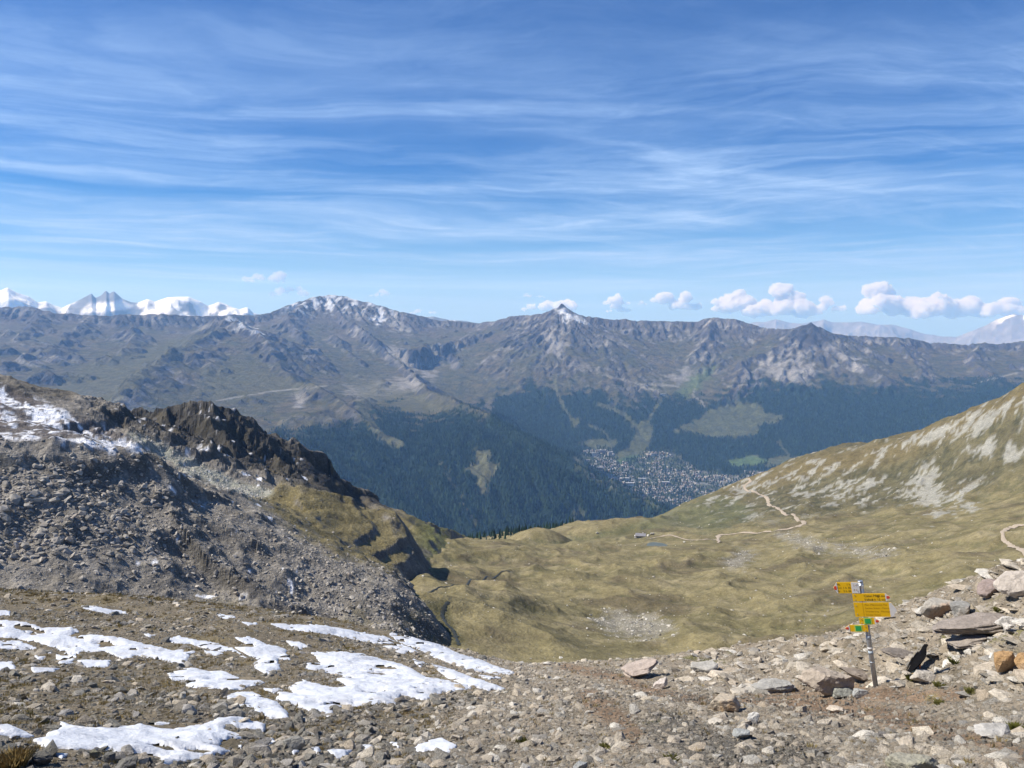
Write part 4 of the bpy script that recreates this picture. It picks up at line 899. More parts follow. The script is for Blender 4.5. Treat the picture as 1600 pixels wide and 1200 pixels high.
def build_ground():
    global SOIL
    n1, n2 = fbm(G1X, G1Y, 5, 4, 541), G1N
    c = np.empty(G1Z.shape + (3,), np.float32); c[:] = (.250, .212, .160)
    left = sstep(800, 560, G1U + n1 * 90)
    c = mixc(c, (.168, .142, .100), left * .85); c = mixc(c, (.19, .155, .085), left * sstep(.05, .4, n2) * .7); c = mixc(c, (.10, .088, .060), sstep(.05, .35, G1N2) * .5)
    c = mixc(c, (.24, .185, .075), sstep(30, 44, GR) * left * .8)
    dirt = np.maximum.reduce([sstep(24, 6, linedist(G1U, G1V, [(1230, 1092), (1330, 1108), (1420, 1130), (1500, 1150), (1620, 1185)]) + n1 * 10), sstep(28, 7, linedist(G1U, G1V, [(920, 1095), (960, 1120), (990, 1150)]) + n1 * 10),
                              sstep(9, 3, linedist(G1U, G1V, [(880, 1042), (960, 1056), (1010, 1078), (1100, 1098), (1230, 1092)]) + n1 * 6), sstep(16, 6, linedist(G1U, G1V, [(1340, 1080), (1440, 1090), (1500, 1085)]) + n1 * 9)])
    c = mixc(c, (.225, .158, .105), dirt * .9)
    dark = sstep(-12, 10, inpoly(G1U, G1V, [(1005, 1115), (1050, 1110), (1085, 1130), (1150, 1150), (1260, 1165), (1330, 1200), (1080, 1200), (1020, 1150)]) + n1 * 18)
    c = mixc(c, (.115, .108, .095), dark * .85)
    c = mixc(c, (.13, .13, .035), sstep(.40, .52, n1 * .5 + G1N * .7) * (1 - left) * .7)
    SOIL = (left, dirt, dark)
    me = mesh_arrays('ground', np.stack([G1X, G1Y, G1Z], -1).reshape(-1, 3), grid_faces(*G1Z.shape)); set_col(me, c)
    return obj('ground', me, material('stony_soil', attr='cover', var=.3, scales=(1.6, 9.0, 34.0), bump=((9, .05, 'N'), (38, .018, 'N')), rough=.97, spec=.12), kind='structure')
GROUND = build_ground()

# ------------------------------------------------------------------ snow: lenses lying on the ground
M_SNOW = material('old_snow', (.56, .585, .63), var=.07, scales=(1.2, 6.0), bump=((2.2, .07, 'N'), (9, .02, 'N')), rough=.6, spec=.3, tint=((.38, .36, .34), 2.4, .35))
SAZ, SR0, SR1 = (-41, 5), 6.2, 44.0
SX, SY = polar(SAZ, 860, SR0, SR1, 430); SZ = z1(SX, SY); SU, SV = proj(SX, SY, SZ)
S_N, S_N2, S_N3 = fbm(SX, SY, 1.1, 4, 531), fbm(SX, SY, .35, 3, 536), fbm(SX, SY, .13, 2, 539)
S_HOLE = np.maximum(fbm(SX, SY * 1.8, 1.1, 4, 556) - .40, fbm(SX * .5 + SY * .2, SY * 1.2 - SX * .5, .7, 4, 558) - .50)
def snow_sd2(polys):
    q = np.full(SZ.shape, -1e3); m = (SU > -140) & (SU < 900) & (SV > 900) & (SV < 1260)
    uu, vv = SU[m] + S_N[m] * 6 + S_N2[m] * 3.5 + S_N3[m] * 1.5, SV[m] + S_N2[m] * 2.4 + S_N[m] * 2 + S_N3[m] * 1.2; t = np.full(m.sum(), -1e3)
    for p in polys: t = np.maximum(t, inpoly(uu, vv, c3(p)) + 1.6)
    q[m] = np.minimum(t, -S_HOLE[m] * 26); return q
def largest_piece(m):
    lab = np.where(m, np.arange(m.size).reshape(m.shape) + 1, 0)
    while True:
        q = lab.copy()
        for ax in (0, 1):
            for sh in (1, -1): q = np.maximum(q, np.roll(lab, sh, ax))
        q = np.where(m, q, 0)
        if (q == lab).all(): break
        lab = q
    ids, n = np.unique(lab[lab > 0], return_counts=True); return lab == ids[n.argmax()]
EXTRA = np.full(SZ.shape, -1e3)
def snow_mesh(sd, name, single=False):
    global EXTRA
    keep = sd > -1.6; k = keep[:-1, :-1] & keep[1:, 1:] & keep[1:, :-1] & keep[:-1, 1:]
    if single:                                                    # the biggest connected sheet is the patch, crumbs go to the scraps
        rr, cc = np.nonzero(k); sl = (slice(max(rr.min() - 2, 0), rr.max() + 3), slice(max(cc.min() - 2, 0), cc.max() + 3)); b = largest_piece(k[sl])
        k2 = np.zeros(k.shape, bool); k2[sl] = b; lost = np.zeros(sd.shape, bool); lost[:-1, :-1] = k & ~k2; lost[1:, 1:] |= k & ~k2; EXTRA = np.where(lost, np.maximum(EXTRA, sd), EXTRA); k = k2
    th = np.clip(sd / 9.0, 0, 1) ** .7 * .045
    Z = SZ + np.where(sd > .1, .006 + th * (1 + .6 * S_N) + .010 * S_N2 * np.clip(sd / 4, 0, 1), np.clip(sd, -1.6, 0) * .05 - .006)
    F = grid_faces(*SZ.shape, keep=k); ids, inv = np.unique(F, return_inverse=True)
    return mesh_arrays(name, np.stack([SX, SY, Z], -1).reshape(-1, 3)[ids], inv.reshape(F.shape))
for lab, p in SNOW:
    sd = snow_sd2([p]); obj('snow_patch', snow_mesh(sd, 'snow_patch', True), M_SNOW, label=lab, category='snow patch', group='snow patches on the slope')
obj('snow_scraps', snow_mesh(np.maximum(snow_sd2(SCRAPS), EXTRA), 'snow_scraps'), M_SNOW, kind='stuff', label='scattered small scraps of melting snow between stones', category='snow')
print('snow', round(time.time() - T0, 1))

# ------------------------------------------------------------------ loose stones
def fore_stones():
    r = np.random.default_rng(61)
    left, dirt, dark = SOIL
    cellw = (GR ** 2) ** .5                                   # polar cells grow with range; more, smaller stones close by
    inside = (G1U > -380) & (G1U < 2150) & (G1V > 700) & (G1V < 1500) & (GR < 52) & (GR > 4.2)
    free = np.where(SN_ALL > .3, .05, 1.0) * inside * np.where((G1U > -80) & (G1U < 1690), 1.0, .3) * np.where(G1V < 1235, 1.0, .25)
    def pick(n, w, seed):
        D = (G1X, G1Y, G1Z); w = w.ravel() / w.sum(); q = np.random.default_rng(seed); k = q.choice(w.size, n, p=w); nc = G1Z.shape[1]
        i, j = k // nc, k % nc; i2, j2 = np.clip(i + 1, 0, G1Z.shape[0] - 1), np.clip(j + 1, 0, nc - 1); a, b = q.random(n), q.random(n)
        x = G1X[i, j] + (G1X[i2, j] - G1X[i, j]) * a + (G1X[i, j2] - G1X[i, j]) * b; y = G1Y[i, j] + (G1Y[i2, j] - G1Y[i, j]) * a + (G1Y[i, j2] - G1Y[i, j]) * b
        return np.stack([x, y, z1(x, y)], 1), k
    # tan talus on the middle and right
    w = free * (1 - left) * (1 - .93 * dirt) * (1 - .75 * dark)
    p, k = pick(105000, w, 62); d = np.hypot(p[:, 0], p[:, 1]); s = np.minimum(.0155 * (r.pareto(2.5, len(p)) + .8), .13) * (d / 10) ** .25
    stones(GROUND, 'stone', 'talus', RK_TALUS, p, s, 63, 190, tilt=.33)
    # grey stones in the turf on the left
    w = free * left * (.35 + .9 * sstep(-.1, .3, fbm(G1X, G1Y, 4, 3, 561)))
    p, k = pick(82000, w, 66); d = np.hypot(p[:, 0], p[:, 1]); s = np.minimum(.018 * (r.pareto(2.6, len(p)) + .75), .16) * (d / 11) ** .2
    stones(GROUND, 'stone', 'turf_stones', RK_GREY + RK_TALUS[:2], p, s, 67, 110, tilt=.4)
    # flat slabs dipping with the bank on the right
    w = free * (1 - left) * sstep(1020, 1160, G1U) * sstep(1100, 1060, G1V) * (1 - .8 * dirt); p, k = pick(6500, w, 73); d = np.hypot(p[:, 0], p[:, 1]); s = np.minimum(.058 * (r.pareto(2.3, len(p)) + .7), .28)
    stones(GROUND, 'flat_stone', 'slab_rubble', RK_SLAB, p, s, 74, 150, tilt=.16)
    # gravel
    w = free * (.25 + dirt + 1.6 * dark) * (1 - .6 * left) * (GR < 26); p, k = pick(40000, w, 70); d = np.hypot(p[:, 0], p[:, 1]); s = .011 * (r.pareto(3, len(p)) + .6) * (d / 9)
    n = len(p); scatter('gravel', RK_TALUS[:5] + RK_GREY, p, r.uniform(0, 6.28, (n, 3)), np.minimum(s, .05)[:, None] * np.ones((1, 3)), r.integers(0, 11, n), '', '', GROUND)
fore_stones()
print('stones', round(time.time() - T0, 1))

# ------------------------------------------------------------------ single rocks one would name
def cut_rock(name, seed, size, n_pl=15, sub=4, rough=.035, slabby=0):
    """an icosphere cut by random planes, then weathered: angular, with its own size in metres"""
    r = np.random.RandomState(seed); bm = bmesh.new(); bmesh.ops.create_icosphere(bm, subdivisions=sub, radius=1)
    nrm = r.randn(n_pl, 3); nrm /= np.linalg.norm(nrm, axis=1)[:, None]; nrm = np.concatenate([nrm, [[0, 0, 1], [0, 0, -1]]]); hh = np.concatenate([r.uniform(.55, .95, n_pl), [.62, .62]])
    D = np.array([v.co[:] for v in bm.verts]); dt = D @ nrm.T; rad = np.where(dt > .05, hh[None] / np.maximum(dt, .05), 9).min(1); rad = np.minimum(rad, 1.15); Q = D * rad[:, None]
    a, b, c_ = Q[:, 0], Q[:, 1], Q[:, 2]
    Q = Q + D * ((fbm(a * 1 + c_ * .7, b + c_ * .6, .5, 4, seed + 3) * rough * 2.2 + fbm(a - c_, b + c_, .14, 2, seed + 7) * rough * .7)[:, None])
    if slabby: Q[:, 2] += .04 * np.round(np.sin(Q[:, 2] * slabby) * 2) / 2 * .5; Q[:, :2] *= (1 + .05 * np.sin(Q[:, 2] * slabby + 2 * a))[:, None]
    Q *= np.array(size)[None] / 2
    for v, q in zip(bm.verts, Q): v.co = q
    me = bpy.data.meshes.new(name); bm.to_mesh(me); bm.free(); me.polygons.foreach_set('use_smooth', np.zeros(len(me.polygons), bool)); return me
def px_m(u, v, D): p = P(u, v, D); return (p[1] * CT - p[2] * ST) / FPX      # metres per pixel there
def rock(u, v, w, h, label, colr, seed, deep=.8, rot=0.0, tiltx=0.0, tilty=0.0, lift=0.0, tint=None, slabby=0, name='rock', var=.22, D=None, shift=0):
    """a rock whose foot stands at pixel (u, v), w x h pixels large"""
    b = hit(z1, u, v, 3, 60, 3000); D = math.hypot(b.x, b.y); m = px_m(u, v, D)
    me = cut_rock(name, seed, (w * m * 1.08, w * m * deep, h * m * 1.22), slabby=slabby)
    me.materials.append(material(name + '_stone', colr, var=var, scales=(5, 22), bump=((14, .03, 'N'), (60, .008, 'N')), rough=.93, spec=.18, tint=tint))
    o = obj(name, me, None, label=label, category='rock'); o.location = b + Vector((0, w * m * deep * .25 + shift, h * m * .33 + lift)); o.rotation_euler = (tiltx, tilty, rot)
    return o
TAN, GRY, PAL, ORG = (.34, .29, .235), (.27, .265, .245), (.50, .475, .43), (.40, .255, .125)
rock(1466, 966, 48, 36, 'rounded boulder with a rust orange crown at the crest behind the signpost', (.36, .335, .29), 901, tint=((.42, .24, .13), 2.2, .8))
rock(1506, 966, 42, 28, 'squat grey boulder touching the rust crowned one', GRY, 902, tint=((.30, .24, .19), 3, .7))
rock(1596, 925, 58, 38, 'big pale slab at the very top of the stony bank', (.42, .375, .325), 903, rot=.2, tilty=-.35)
rock(1578, 984, 34, 26, 'pale blocky rock above the overhanging slab', PAL, 905)
rock(1556, 928, 40, 24, 'purplish brown broken rock on the crest left of the top slab', (.25, .20, .18), 906, tilty=-.4)
rock(1543, 1000, 120, 22, 'long brown overhanging slab with a black hollow beneath', (.26, .225, .195), 907, deep=.55, tilty=-.20, rot=-.05, lift=.10, slabby=16, name='slab')
rock(1520, 1012, 78, 15, 'thin lower slab lip just under the overhanging one', (.285, .25, .215), 908, deep=.5, tilty=-.22, lift=.05, slabby=14, name='slab')
rock(1574, 1050, 31, 40, 'upright orange block left of its twin beside the black hollow', ORG, 910, deep=.9, tint=((.33, .28, .22), 3, .7))
rock(1602, 1052, 28, 40, 'upright orange block cut by the frame edge', ORG, 911, deep=.9, tint=((.36, .3, .23), 3, .7))
rock(1576, 997, 19, 11, 'small whitish stone lying on the overhanging slab', (.60, .56, .50), 912, lift=.10)
rock(1302, 1086, 72, 44, 'large flat tan slab left of the signpost foot', (.35, .30, .245), 913, deep=.9, tilty=.12, slabby=10, name='slab')
rock(1345, 1063, 56, 14, 'dark edged thin slab wedged behind the signpost foot', (.28, .235, .19), 914, tilty=.3, slabby=12, name='slab')
rock(1318, 1090, 36, 17, 'grey green rock in front of the large flat tan slab', (.27, .275, .24), 915)
rock(1344, 1090, 22, 16, 'small light grey rock right in front of the signpost foot', (.36, .365, .345), 916)
rock(1137, 1112, 52, 27, 'cream and rust stained boulder standing alone beside the path', (.43, .37, .285), 917, tint=((.45, .28, .13), 3.5, .8))
rock(1180, 1131, 20, 23, 'small pointed whitish rock right of the rust stained boulder', (.55, .54, .51), 918)
rock(1158, 1154, 30, 16, 'flat blue grey rock below the pointed whitish one', (.30, .31, .30), 919)
rock(1432, 1212, 68, 34, 'rounded mossy grey boulder cut by the bottom edge', (.33, .315, .25), 920, tint=((.24, .23, .11), 4, .6))
rock(1306, 1114, 31, 10, 'pale smooth flat stone lying on the brown path', (.53, .46, .37), 921)
rock(1380, 1155, 15, 12, 'small dark angular stone alone on grey gravel', (.17, .16, .15), 922)
rock(1033, 1077, 27, 15, 'pinkish white leaning slab stone at the middle of the slope', (.48, .43, .385), 923, tilty=-.4)
rock(1000, 1058, 60, 17, 'long pinkish slab pointing up toward the brow', (.37, .31, .265), 924, tilty=-.25, slabby=10, name='slab')
rock(457, 1172, 30, 23, 'square grey rock standing in stones left of the lone small snow patch', (.255, .25, .225), 925)
rock(907, 1206, 22, 18, 'square blue grey rock at the bottom edge', (.29, .30, .295), 926)
rock(1210, 1082, 56, 14, 'flat grey slab beside the large tan slab', (.31, .30, .275), 927, slabby=9, name='slab')
rock(1448, 1068, 36, 20, 'light rounded rock just below the perched bird', (.42, .385, .33), 928)
rock(1408, 1038, 54, 9, 'thin dark ledge stone just left of the perched bird', (.20, .175, .15), 941, deep=.7, tilty=.12, lift=.09, slabby=12, name='slab')
rock(1100, 1050, 40, 12, 'thin grey slab near the brow above the long pinkish slab', (.36, .345, .31), 929, tilty=-.1, name='slab')
rock(1560, 1150, 60, 12, 'low pale bedrock step right of the path', (.40, .385, .355), 930, name='slab')
rock(168, 1192, 24, 17, 'dark grey rock at the bottom edge of the large smooth snow', (.155, .150, .135), 931)
rock(146, 1186, 20, 15, 'lichen green dark rock left of its neighbours under the smooth snow', (.16, .155, .11), 932)
rock(196, 1204, 32, 20, 'big dark rock lowest under the smooth snow', (.17, .165, .15), 933)
rock(60, 1196, 34, 20, 'dark jagged rock beside the tan grass tussock', (.12, .115, .10), 934)
# ------------------------------------------------------------------ grass
def tuft_mesh(name, n, h, spread, seed, lean=.5):
    r = np.random.default_rng(seed); a = r.uniform(0, 6.28, n); rr = spread * np.sqrt(r.random(n)); x, y = rr * np.cos(a), rr * np.sin(a); hh = h * r.uniform(.5, 1.1, n)
    t = r.uniform(0, 6.28, n); w = h * .035 + .003; ln = lean * hh * r.uniform(.2, 1, n); ox, oy = ln * np.cos(a + r.normal(0, .7, n)), ln * np.sin(a + r.normal(0, .7, n))
    V = np.stack([np.stack([x - w * np.cos(t), y - w * np.sin(t), np.full(n, -.01)], 1), np.stack([x + w * np.cos(t), y + w * np.sin(t), np.full(n, -.01)], 1),
                  np.stack([x + ox * .4 + w * .7 * np.cos(t), y + oy * .4 + w * .7 * np.sin(t), hh * .6], 1), np.stack([x + ox, y + oy, hh], 1)], 1).reshape(-1, 3)
    b = np.arange(n) * 4; F = np.stack([b, b + 1, b + 2, b + 3], 1); return mesh_arrays(name, V, F, smooth=False)
M_DRY = material('dry_grass', rnd=[(.30, .22, .09), (.21, .16, .065), (.36, .28, .13), (.17, .15, .05)], var=.2, scales=(8,), rough=.9, spec=.1)
M_MOSS = material('moss_green', rnd=[(.12, .125, .03), (.15, .14, .045), (.095, .11, .03)], var=.25, scales=(9,), rough=.95, spec=.05)
def grass():
    r = np.random.default_rng(81); left = SOIL[0]
    sh = [tuft_mesh('dry_tuft', 26, .11, .10, 82 + i) for i in range(4)]
    for m in sh: m.materials.append(M_DRY)
    w = left * (SN_ALL < -1) * (G1U > -60) * (G1V > 920) * (GR < 50) * (.12 + sstep(.0, .35, G1N) * .5 + 1.6 * sstep(26, 38, GR)) + .02 * (1 - left) * (GR < 20) * (G1U < 1650)
    w = w.ravel() / w.sum(); k = r.choice(w.size, 9000, p=w); x, y = G1X.ravel()[k] + r.normal(0, .05, 9000), G1Y.ravel()[k] + r.normal(0, .05, 9000); d = np.hypot(x, y)
    s = r.uniform(.25, .75, 9000) * (d / 22) ** .5
    scatter('dry_turf', sh, np.stack([x, y, z1(x, y)], 1), np.stack([r.normal(0, .15, 9000), r.normal(0, .15, 9000), r.uniform(0, 6.28, 9000)], 1), s[:, None] * np.ones((1, 3)), r.integers(0, 4, 9000), '', '', GROUND)
    TU = [(20, 1198, 46, 'tan dry grass tussock in the bottom corner beside the snow', M_DRY, .17), (1492, 1035, 20, 'bright green tuft between the bird and the overhanging slab', M_MOSS, .10), (1424, 1062, 16, 'yellow green tuft under the tail of the bird', M_MOSS, .10),
          (1468, 1072, 20, 'olive moss cushion right of the light rounded rock', M_MOSS, .07), (1520, 1082, 26, 'olive moss mat below the orange blocks', M_MOSS, .07), (1560, 955, 16, 'yellow green tuft high on the stony bank', M_MOSS, .09), (1590, 1142, 24, 'dark green moss cushion at the frame edge', M_MOSS, .10),
          (1470, 1100, 24, 'brown green moss mat on the dirt below the bird', M_MOSS, .06), (1050, 1190, 26, 'yellow green tuft near the bottom middle', M_MOSS, .08), (945, 1170, 20, 'small olive tuft among tan stones', M_MOSS, .07), (815, 1160, 22, 'pale olive tuft beside the lone snow patch', M_MOSS, .07), (1500, 1012, 14, 'small green tuft against the overhanging slab', M_MOSS, .08)]
    for i, (u, v, w_, lab, m, hh) in enumerate(TU):
        b = hit(z1, u, v, 3, 60, 3000); D = math.hypot(b.x, b.y); sp = w_ * px_m(u, v, D) * .5
        me = tuft_mesh('grass_tuft', 1100 if i == 0 else 260, hh, sp, 300 + i, .6); me.transform(Matrix.Diagonal((.8, .8, .62, 1))); o = obj('grass_tuft', me, m, label=lab, category='grass tuft'); o.location = b
grass()

# ------------------------------------------------------------------ signpost
def flat(name, pts, th, mat, parent, y0=0.0):
    """a plate outlined in the x-z plane, th thick towards -y (its face)"""
    bm = bmesh.new(); f = [bm.verts.new((x, y0 - th, z)) for x, z in pts]; b = [bm.verts.new((x, y0, z)) for x, z in pts]; n = len(pts)
    bm.faces.new(f); bm.faces.new(b[::-1])
    for i in range(n): bm.faces.new((f[i], b[i], b[(i + 1) % n], f[(i + 1) % n]))
    bmesh.ops.recalc_face_normals(bm, faces=bm.faces); me = bpy.data.meshes.new(name); bm.to_mesh(me); bm.free(); return obj(name, me, mat, parent)
def lettering(txt, size, x, z, y, mat, parent, align='LEFT', name='lettering'):
    cu = bpy.data.curves.new('lettering', 'FONT'); cu.body = txt; cu.size = size; cu.align_x = align; cu.fill_mode = 'FRONT'; cu.resolution_u = 2
    t = bpy.data.objects.new('lettering_source', cu); col.objects.link(t); bpy.context.view_layer.update()
    me = bpy.data.meshes.new_from_object(t.evaluated_get(bpy.context.evaluated_depsgraph_get())); bpy.data.objects.remove(t); bpy.data.curves.remove(cu)
    for v in me.vertices: v.co = (x + v.co.x, y, z + v.co.y)
    me.materials.clear(); return obj(name, me, mat, parent)
def tube(name, p0, p1, r0, r1, mat, parent, n=20):
    bm = bmesh.new(); d = Vector(p1) - Vector(p0); q = d.to_track_quat('Z', 'Y')
    bmesh.ops.create_cone(bm, cap_ends=True, segments=n, radius1=r0, radius2=r1, depth=d.length, matrix=Matrix.Translation((Vector(p0) + Vector(p1)) / 2) @ q.to_matrix().to_4x4())
    me = bpy.data.meshes.new(name); bm.to_mesh(me); bm.free()
    for p in me.polygons: p.use_smooth = len(p.vertices) == 4
    return obj(name, me, mat, parent)
def signpost():
    yel = material('sign_yellow', (.80, .47, .006), rough=.45, var=.04, scales=(6,), spec=.4); wht = material('sign_white', (.66, .65, .62), rough=.5, var=.06, scales=(9,)); red = material('sign_red', (.62, .07, .035), rough=.5, var=.05, scales=(9,))
    blk = material('sign_black', (.03, .028, .02), rough=.6, var=.05, scales=(9,)); brn = material('faded_print', (.40, .20, .01), rough=.6, var=.1, scales=(9,)); grn = material('sign_green', (.03, .36, .10), rough=.5, var=.1, scales=(20,)); lim = material('sign_lime', (.55, .62, .10), rough=.5, var=.05, scales=(20,))
    zinc = material('galvanised_steel', (.42, .45, .48), rough=.42, var=.12, scales=(10, 40), metal=.75, spec=.5); alu = material('sign_back', (.45, .45, .44), rough=.5, var=.1, scales=(8,), metal=.5)
    blu = material('sticker_blue', (.40, .47, .52), rough=.5, var=.1, scales=(30,))
    b = hit(z1, 1368.5, 1073, 3, 60, 3000); D = math.hypot(b.x, b.y); m = px_m(1353, 985, D)
    top = P(1337.5, 904, D); L = math.hypot(top[0] - b.x, top[2] - b.z); lean = math.atan2(b.x - top[0], top[2] - b.z)
    print('signpost', tuple(round(q, 2) for q in b), 'm/px', round(m, 4), 'len', round(L, 2), 'lean', round(math.degrees(lean), 1))
    root = thing('signpost', b, 'leaning grey steel signpost carrying five yellow hiking arrows', 'signpost', rot=(0, -lean, 0))
    pole = tube('pole', (0, 0, -.25), (0, 0, L), .033, .033, zinc, root); tube('pole_cap', (0, 0, L), (0, 0, L + .012), .037, .033, zinc, root)
    psi = R(-25)
    def board(name, z0, z1_, x0, x1, tip, label, end):
        """yellow plate from x0 (at the pole) to x1, arrow tip in white and red; x grows to the right"""
        e = bpy.data.objects.new(name, None); col.objects.link(e); e.parent = root; e.location = (0, 0, 0); e.rotation_euler = (0, 0, psi); e['label'] = label
        s = 1 if x1 > x0 else -1; h = z1_ - z0; zc = (z0 + z1_) / 2; y = -.046; q = x1 - s * tip
        flat('plate', [(x0, z0), (q, z0), (x1, zc), (q, z1_), (x0, z1_)][::s], .006, yel, e, y)
        y2 = y - .0085
        if end == 'red':
            flat('arrow_tip', [(q - s * .008, z0 + .002), (q, z0 + .002), (x1 - s * .003, zc), (q, z1_ - .002), (q - s * .008, z1_ - .002)][::s], .0025, wht, e, y - .006)
            flat('arrow_stripe', [(q + s * tip * .1, zc - h * .17), (q + s * tip * .62, zc - h * .17), (x1 - s * .008, zc), (q + s * tip * .62, zc + h * .17), (q + s * tip * .1, zc + h * .17)][::s], .002, red, e, y2)
        else:
            flat('arrow_tip', [(q - s * .03, z0 + .002), (q, z0 + .002), (x1 - s * .003, zc), (q, z1_ - .002), (q - s * .03, z1_ - .002)][::s], .0025, wht, e, y - .006)
        for zz in (z0 + h * .2, z1_ - h * .2): tube('bolt', (x0 + s * .03, y - .006, zz), (x0 + s * .03, y - .012, zz), .006, .006, zinc, e, 8)
        flat('bracket', [(-.036, zc - .02), (.036, zc - .02), (.036, zc + .02), (-.036, zc + .02)], .085, alu, e, .040)
        return e, y - .0075
    def Zp(v): return (1072 - v) / 168.0 * L + .01
    k = 1 / math.cos(R(20))
    e, y = board('sign_board', Zp(921), Zp(903.5), -.015, -.36, .05, 'topmost yellow arrow pointing left with a white end field', 'red')
    flat('white_field', [(-.12, Zp(920.8)), (-.016, Zp(920.8)), (-.016, Zp(903.7)), (-.12, Zp(903.7))], .002, wht, e, y + .0014)
    for i, (a, t) in enumerate((('Mt.', '1 h'), ('Col', '1 h 30'), ('Br.', '2 h 30'))):
        z = Zp(908.5 + i * 5.2); lettering(a, .04, -.31, z, y - .001, blk, e); lettering(t, .04, -.13, z, y - .001, blk, e, 'RIGHT')
    for i, t in enumerate(('2 4', '8 0')): lettering(t, .035, -.095, Zp(910 + i * 7), y - .002, brn, e)
    e, y = board('sign_board', Zp(934.0), Zp(921.8), -.125, .36, .06, 'upper long yellow arrow pointing right with a red stripe', 'red')
    lettering('Cabin Mtg', .046, .02, Zp(927.2), y, blk, e); lettering('30 min', .044, .305, Zp(927.2), y, blk, e, 'RIGHT'); lettering('Vallon', .046, .02, Zp(933), y, blk, e); lettering('2 h 15 min', .044, .305, Zp(933), y, blk, e, 'RIGHT')
    e, y = board('sign_board', Zp(958.6), Zp(936.2), -.125, .42, .065, 'largest yellow arrow pointing right with faded print and white tip', 'white')
    for i, t in enumerate(('Plan (Marmotte) Tsa', 'Sentier Suisse - Montagne', 'Wanderweg - Montagne', 'Sentier Suisse')): lettering(t, .034, .015, Zp(940.8 + i * 5.2), y, brn, e)
    flat('print_line', [(-.012, Zp(957)), (-.009, Zp(957)), (-.009, Zp(937)), (-.012, Zp(937))], .0015, brn, e, y + .0012)
    for nm, a, c, x0, x1, lab in (('sign_board', 970.4, 960.2, -.085, .18, 'small yellow arrow pointing right with a green square'), ('sign_board', 982.4, 971.8, .015, -.29, 'lowest small yellow arrow pointing left with a green square')):
        e, y = board(nm, Zp(a), Zp(c), x0, x1, .06, lab, 'red'); s = 1 if x1 > x0 else -1; xc = x0 + s * .11 if s > 0 else x0 - .125; zc = (Zp(a) + Zp(c)) / 2
        flat('lime_square', [(xc - .052, zc - .05), (xc + .052, zc - .05), (xc + .052, zc + .05), (xc - .052, zc + .05)], .002, lim, e, y + .001); flat('green_square', [(xc - .037, zc - .036), (xc + .037, zc - .036), (xc + .037, zc + .036), (xc - .037, zc + .036)], .0015, grn, e, y - .0015)
    for v0, v1, mt in ((996, 990, blu), (1009, 1012.5, wht), (1020, 1015, blu)):
        a = sorted((Zp(v0), Zp(v1))); tube('sticker', (0, 0, a[0]), (0, 0, a[1]), .0342, .0342, mt, root)
    tube('clamp', (0, 0, Zp(1034)), (0, 0, Zp(1032.5)), .036, .036, zinc, root)
signpost()

# ------------------------------------------------------------------ the bird by the signpost
def loft(name, rings, mat, parent, n=20):
    """closed skin through elliptical rings (centre, width, height, tilt)"""
    V, F = [], []
    for (x, y, z, w, h, t) in rings:
        for k in range(n):
            a = 2 * math.pi * k / n; dx = 0; dy = w * math.cos(a); dz = h * math.sin(a); V.append((x - dz * math.sin(t), y + dy, z + dz * math.cos(t)))
    m = len(rings)
    for i in range(m - 1):
        for k in range(n): F.append((i * n + k, i * n + (k + 1) % n, (i + 1) * n + (k + 1) % n, (i + 1) * n + k))
    V.append(rings[0][:3]); V.append(rings[-1][:3]); bm = bmesh.new(); vs = [bm.verts.new(v) for v in V]
    for f in F: bm.faces.new([vs[i] for i in f])
    for k in range(n): bm.faces.new((vs[(k + 1) % n], vs[k], vs[m * n])); bm.faces.new((vs[(m - 1) * n + k], vs[(m - 1) * n + (k + 1) % n], vs[m * n + 1]))
    bmesh.ops.recalc_face_normals(bm, faces=bm.faces); me = bpy.data.meshes.new(name); bm.to_mesh(me); bm.free()
    for p in me.polygons: p.use_smooth = True
    return obj(name, me, mat, parent)
